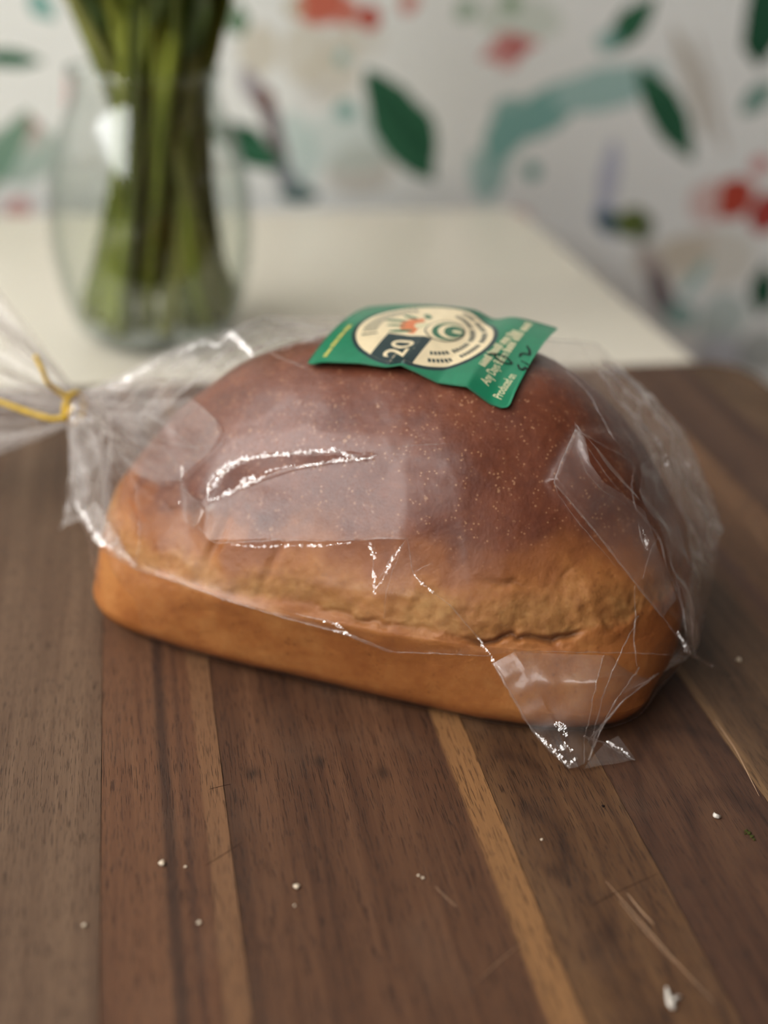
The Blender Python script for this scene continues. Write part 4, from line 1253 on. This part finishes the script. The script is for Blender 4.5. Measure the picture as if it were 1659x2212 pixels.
arc_text('lettering', R_(208), R_(342), R0 * .62, R0 * .075, 28, m_dark, .00012, (5, 12, 20))
# rays, leaves and the little striped loaf of the emblem
_sp = []
for k in range(18):
    q = math.pi * (.0 + k / 17)
    rr_ = .30 if k % 2 else .15
    _sp.append(dl(.10 + rr_ * .9 * math.cos(q), .10 + rr_ * math.sin(q)))
print_poly('sun_emblem', _sp, m_orange, .00012)
ell_d('seed_emblem', .12, .10, .11, .10, m_yel, .00016)
for (a_, b_, ra, rb_, ro) in ((.18, .50, .045, .16, .1), (.36, .36, .045, .13, -.3), (.46, .14, .05, .10, -.9), (-.13, .30, .045, .17, .35), (.02, .44, .03, .14, .2)):
    ell_d('leaf_emblem', a_, b_, ra, rb_, m_leaf, .00014, ro)
ell_d('loaf_emblem', .08, -.26, .33, .27, m_dark, .00018)
ell_d('loaf_emblem', .08, -.26, .31, .25, m_cream, .00022)
ell_d('loaf_stripe', .08, -.30, .27, .205, m_leaf, .00026)
ell_d('loaf_stripe', .10, -.34, .22, .17, m_cream, .00030)
ell_d('loaf_stripe', .11, -.38, .17, .13, m_leaf, .00034)
ell_d('loaf_stripe', .13, -.42, .05, .07, m_yel, .00038, .5)
# hand-written date and pen loop
def pen(name, pts, w, off=.0003):
    P = smooth_line(np.array([lab(*q) * [wl, hl] for q in pts]), len(pts) * 6)
    for _ in range(2):
        P[1:-1] = (P[:-2] + P[1:-1] * 2 + P[2:]) / 4
    bm = bmesh.new()
    rows = []
    for k in range(len(P)):
        d = P[min(k + 1, len(P) - 1)] - P[max(k - 1, 0)]
        d = np.array([-d[1], d[0]]) / (np.linalg.norm(d) + 1e-9)
        rows.append([bm.verts.new(((P[k] + d * w * s) / [wl, hl]).tolist() + [0]) for s in (-1, 1)])
    for k in range(len(P) - 1):
        bm.faces.new((rows[k][0], rows[k][1], rows[k + 1][1], rows[k + 1][0]))
    return print_bm(name, bm, m_ink, off)
pen('handwriting', [(1138, 748), (1144, 758), (1143, 768), (1137, 766), (1128, 764), (1123, 767), (1123, 772)], .00042)
pen('handwriting', [(1126, 781), (1136, 785), (1143, 791)], .00028)
pen('handwriting', [(1119, 789), (1121, 797), (1129, 801), (1137, 798), (1133, 793)], .00036)
pen('handwriting', [(1126, 796), (1138, 799), (1150, 802)], .00032)
pen('handwriting', [(1053, 766), (1064, 765), (1078, 767), (1094, 774), (1107, 786), (1096, 787), (1082, 783), (1072, 775), (1066, 766)], .00038)

# ================================================================== VASE AND STEMS
VX, VY, VZ = .0145, .878, -BOARD_T
t = NT('vase_glass')
lw = t.n('ShaderNodeLayerWeight'); lw.inputs['Blend'].default_value = .5
f5 = t.math('POWER', lw.outputs['Facing'], 5.)
Rf = t.math('ADD', t.math('MULTIPLY', f5, .9), .05, clamp=True)
trc = t.mix(t.math('POWER', lw.outputs['Facing'], 4.), (.975, .985, .98, 1), (.60, .68, .64, 1))
tr = t.n('ShaderNodeBsdfTransparent'); t.set(tr.inputs[0], trc)
gs = t.n('ShaderNodeBsdfGlossy'); gs.inputs['Roughness'].default_value = .02
mx = t.n('ShaderNodeMixShader'); t.set(mx.inputs[0], Rf); t.t.links.new(tr.outputs[0], mx.inputs[1]); t.t.links.new(gs.outputs[0], mx.inputs[2])
m_glass = t.out(mx.outputs[0])
t = NT('vase_water')
lw = t.n('ShaderNodeLayerWeight'); lw.inputs['Blend'].default_value = .5
tr = t.n('ShaderNodeBsdfTransparent'); t.set(tr.inputs[0], t.mix(t.noise(t.pos(), 20.), (.965, .975, .95, 1), (.975, .98, .96, 1)))
gs = t.n('ShaderNodeBsdfGlossy'); gs.inputs['Roughness'].default_value = .03
mx = t.n('ShaderNodeMixShader'); t.set(mx.inputs[0], t.math('ADD', t.math('MULTIPLY', t.math('POWER', lw.outputs['Facing'], 5.), .8), .02)); t.t.links.new(tr.outputs[0], mx.inputs[1]); t.t.links.new(gs.outputs[0], mx.inputs[2])
m_water = t.out(mx.outputs[0])
PROF = [(.0, .0), (.030, .0), (.046, .002), (.053, .008), (.058, .018), (.0645, .040), (.0685, .066), (.0695, .088), (.0680, .112), (.0635, .138), (.0565, .160), (.0500, .176), (.0470, .186), (.0475, .192), (.0495, .197), (.0505, .199)]
def lathe(name, prof, mat, parent, n=72):
    V, F = [], []
    for r, z in prof:
        for j in range(n):
            a = 2 * math.pi * j / n
            V.append((VX + r * math.cos(a), VY + r * math.sin(a), VZ + z))
    return link_mesh(name, V, grid_faces(len(prof), n, True), mat, parent, True)
vase = empty('glass_vase')
tag(vase, 'clear rounded glass vase holding a bunch of green stems', 'vase')
PROF = [(r_0 * 1.01, z_0 * .92) for r_0, z_0 in PROF]
pr = smooth_line(PROF, 60)
for _ in range(3): pr[1:-1] = (pr[:-2] + 2 * pr[1:-1] + pr[2:]) / 4
inner = pr.copy(); inner[:, 0] = np.maximum(inner[:, 0] - .003, 0); inner[:, 1] = np.maximum(inner[:, 1], .007)
inner = inner[(inner[:, 1] > .0071) | (np.arange(len(inner)) == 0)]
inner[0] = (0, .0075)
prof = [(max(r, .0004), z) for r, z in pr] + [(max(r, .0004), z) for r, z in inner[::-1]]
lathe('vase_body', prof, m_glass, vase)
lip = [(.0495 + .0016 * math.cos(a), .1838 + .0016 * math.sin(a)) for a in np.linspace(0, 2 * math.pi, 11)]
lathe('vase_rim', lip, m_glass, vase)
wz = .118
wp_ = [(max(r - .0003, .0004), z) for r, z in inner if z < wz]
lathe('water', wp_ + [(wp_[-1][0], wz), (.0004, wz)], m_water, vase)

def stem_mat(c0, c1, seed):
    t = NT('flower_stem_green')
    p = t.pos()
    n = t.noise(t.mapping(p, (seed, seed * .7, 0), scale=(60, 60, 9)), 1., 3)
    return t.out(t.bsdf(t.ramp(n, [(.3, srgb(*c0)), (.7, srgb(*c1))]), .45, .4))
stem_mats = [stem_mat((84, 92, 24), (130, 138, 44), 1), stem_mat((102, 112, 38), (152, 158, 64), 2), stem_mat((54, 62, 20), (92, 100, 34), 3), stem_mat((112, 116, 60), (160, 160, 92), 4)]
m_leaf_g = [stem_mat((54, 78, 26), (96, 124, 52), 5), stem_mat((72, 92, 44), (120, 138, 76), 6)]
rs = random.Random(5)
STEMS = []
for k in range(44):
    # foot on the vase floor, a crossing point in the neck, a spread above
    fa, fr = rs.uniform(0, 2 * math.pi), .057 * math.sqrt(rs.uniform(.02, 1))
    foot = (fr * math.cos(fa) + .004, fr * math.sin(fa), .012 + rs.uniform(0, .012))
    na = rs.uniform(0, 2 * math.pi); nr = .036 * math.sqrt(rs.random())
    neck = (nr * math.cos(na) + .010, nr * math.sin(na), .185)
    spread = rs.uniform(.7, 1.5)
    lean = (neck[0] - foot[0] * .35) * spread * 1.5
    topp = (neck[0] + lean - (.05 if rs.random() < .35 else -.012), neck[1] + (neck[1] - foot[1] * .4) * spread * 1.2, .40 + rs.uniform(-.03, .05))
    STEMS.append((foot, neck, topp, rs.uniform(.0034, .0056)))
# leafy stem that leans far out to the left over the rim
for fx, fy, nx, ny, tx in ((-.046, -.012, .004, -.02, .05), (-.034, -.030, .014, -.026, .07), (-.050, .01, -.006, .005, .03), (.046, -.024, .010, -.028, -.02), (.050, .004, .022, -.014, .0), (.034, -.038, .026, -.02, .04), (-.020, -.044, -.004, -.03, .02)):
    STEMS.append(((fx, fy, .016), (nx, ny, .185), (nx + tx, ny * 1.4, .41), .0046))
STEMS.append(((.03, -.01, .015), (-.020, -.02, .185), (-.150, -.04, .40), .004))
STEMS.append(((.02, -.02, .015), (-.028, -.012, .185), (-.125, -.03, .42), .0036))
for k, (f, n_, tp, r) in enumerate(STEMS):
    pts = []
    for s in np.linspace(0, 1, 22):
        a, b, c = np.array(f), np.array(n_), np.array(tp)
        # quadratic through the three points
        sm = .5
        q = a * (1 - s) * (1 - 2 * s) + b * 4 * s * (1 - s) + c * s * (2 * s - 1)
        rr = math.hypot(q[0], q[1])
        lim = np.interp(q[2], [z for _, z in PROF[1:]], [rr_ for rr_, _ in PROF[1:]]) - .0045 - r if q[2] < .184 else 9
        if rr > lim: q[:2] *= lim / rr
        pts.append((VX + q[0], VY + q[1], VZ + max(q[2], .0085 + r)))
    V, F = tube_mesh(pts, [r * (1.08 - .2 * s) for s in np.linspace(0, 1, 22)], 9)
    st_o = link_mesh('flower_stem', V, F, stem_mats[k % 4], None, True)
    left = k >= len(STEMS) - 2
    tag(st_o, 'thin green flower stem leaning out to the left over the vase rim' if left else 'upright green flower stem in the bunch standing in the glass vase', 'stem', 'stems leaning out of the vase' if left else 'flower stems bunched in the vase')
    # narrow leaf on the upper stem and a closed bud on its end
    P = np.array(pts)
    for li in range(2):
        kk = rs.randint(11, 18)
        base = P[kk]
        tg = P[kk + 1] - P[kk - 1]; tg /= np.linalg.norm(tg)
        a = rs.uniform(0, 2 * math.pi)
        sd = np.array([math.cos(a), math.sin(a), .1]); sd -= tg * (sd @ tg); sd /= np.linalg.norm(sd)
        wv = np.cross(tg, sd)
        LL, ww = rs.uniform(.04, .075), rs.uniform(.005, .010)
        Vl = []
        for s in np.linspace(0, 1, 9):
            c = base + tg * LL * s + sd * (.3 * LL * s ** 1.6 + r)
            hw_ = ww * (math.sin(math.pi * min(1, s * .92 + .06)) ** .8)
            for e in (-1, 0, 1):
                Vl.append(c + wv * hw_ * e + sd * .25 * hw_ * abs(e))
        link_mesh('leaf', Vl, grid_faces(9, 3), m_leaf_g[rs.randint(0, 1)], st_o, True)
    tg = P[-1] - P[-2]; tg /= np.linalg.norm(tg)
    bp = [P[-1] + tg * .034 * s for s in np.linspace(-.05, 1, 9)]
    V, F = tube_mesh(bp, [r * .8, .0075, .0105, .0118, .0115, .0100, .0078, .0050, .0012], 10)
    link_mesh('bud', V, F, m_leaf_g[0], st_o, True)

# ================================================================== CRUMBS AND FLECKS
m_crumb = plain('bread_crumb', (226, 208, 184), .8, .2, .1, 900.)
m_white = plain('white_flake', (222, 212, 200), .5, .4, .06, 700.)
m_herb = plain('dried_herb', (62, 66, 24), .8, .2, .35, 2500.)
m_spot = plain('dark_speck', (26, 14, 10), .8, .2)
def crumb(px_, py_, size, label, mat, name='crumb', cat='crumb', group=None, seed=0, flat=.6):
    c = onz(px_, py_)
    mpp = ((c - CAM) @ FW) / FPX
    r = size / 2 * mpp
    bm = bmesh.new()
    bmesh.ops.create_icosphere(bm, subdivisions=2, radius=r)
    rg = random.Random(seed)
    ph = [rg.uniform(0, 6) for _ in range(6)]
    for v in bm.verts:
        n = v.co.normalized()
        k = 1 + .35 * math.sin(3 * n.x + ph[0]) * math.sin(4 * n.y + ph[1]) + .25 * math.sin(6 * n.z + 5 * n.x + ph[2]) + .15 * math.sin(9 * n.y + ph[3])
        v.co = n * r * k
        v.co.z *= flat
    mz = min(v.co.z for v in bm.verts)
    for v in bm.verts:
        v.co += Vector((c[0], c[1], -mz + .00004))
    o = bm_obj(name, bm, mat, None, True)
    tag(o, label, cat, group)
    return o
crumb(350, 1868, 13, 'brightest white bread crumb at the left of the walnut board', m_crumb, seed=1, group='crumbs on the board')
crumb(182, 2001, 9, 'small pale crumb nearest the lower left of the board', m_crumb, seed=2, group='crumbs on the board')
crumb(641, 1918, 12, 'white crumb in front of the middle of the loaf', m_crumb, seed=3, group='crumbs on the board')
crumb(401, 1874, 6, 'tiny pale crumb just right of the brightest crumb', m_crumb, seed=4, group='crumbs on the board')
crumb(637, 1958, 6, 'tiny pale crumb just below the middle white crumb', m_crumb, seed=5, group='crumbs on the board')
crumb(904, 1893, 6, 'left one of two tiny crumbs beside the pale sapwood stripe', m_crumb, seed=6, group='crumbs on the board')
crumb(913, 1898, 7, 'right one of two tiny crumbs beside the pale sapwood stripe', m_crumb, seed=7, group='crumbs on the board')
crumb(430, 1995, 8, 'faint crumb on the dark streak of the board', m_crumb, seed=8, group='crumbs on the board')
crumb(1170, 1815, 6, 'tiny crumb below the corner of the bag', m_crumb, seed=9, group='crumbs on the board')
crumb(1595, 1428, 10, 'blurred pale crumb right of the loaf', m_crumb, seed=10, group='crumbs on the board')
crumb(1303, 1742, 7, 'round black speck on the board below the bag corner', m_spot, 'speck', 'speck', seed=11, flat=.3)
def curl(pts, w, label, mat, name='bread_flake', lift=.0012):
    P = np.array([onz(x, y) for x, y in pts])
    P = smooth_line(P, 16)
    n = len(P)
    V = []
    for k in range(n):
        d = P[min(k + 1, n - 1)] - P[max(k - 1, 0)]
        sdv = np.array([-d[1], d[0], 0]); sdv /= np.linalg.norm(sdv) + 1e-9
        ww = w * math.sin(math.pi * (k + .6) / (n + .2)) ** .7
        z = .0002 + lift * math.sin(math.pi * k / (n - 1))
        V += [P[k] - sdv * ww + [0, 0, z * .4 + .0001], P[k] + [0, 0, z + .0006], P[k] + sdv * ww + [0, 0, z * .4 + .0001], P[k] + [0, 0, .00012]]
    F = grid_faces(n, 4, True) + [(3, 2, 1, 0), tuple(range(4 * n - 4, 4 * n))]
    return V, F
V, F = curl([(1541, 1758), (1543, 1767), (1550, 1769), (1558, 1766)], .0006, '', m_white)
o = link_mesh('bread_flake', V, F, m_white, None, True); tag(o, 'curled white crescent flake at the right of the board', 'flake')
o = empty('bread_flake'); tag(o, 'large three-pointed white flake near the bottom right of the board', 'flake')
for pts, w in (([(1438, 2133), (1442, 2150), (1444, 2172), (1452, 2182)], .0007), ([(1444, 2170), (1460, 2160), (1473, 2157)], .0007), ([(1444, 2172), (1452, 2180), (1460, 2174)], .0008)):
    V, F = curl(pts, w, '', m_white); link_mesh('petal', V, F, m_white, o, True)
hb = empty('herb_fleck'); tag(hb, 'dark green dried herb fleck at the right of the board', 'herb')
for k, (x, y, s) in enumerate(((1612, 1796, 8), (1618, 1801, 9), (1624, 1808, 9), (1629, 1814, 7), (1610, 1802, 5))):
    c = crumb(x, y, s, None, m_herb, 'bit', None, seed=30 + k, flat=.35); c.parent = hb
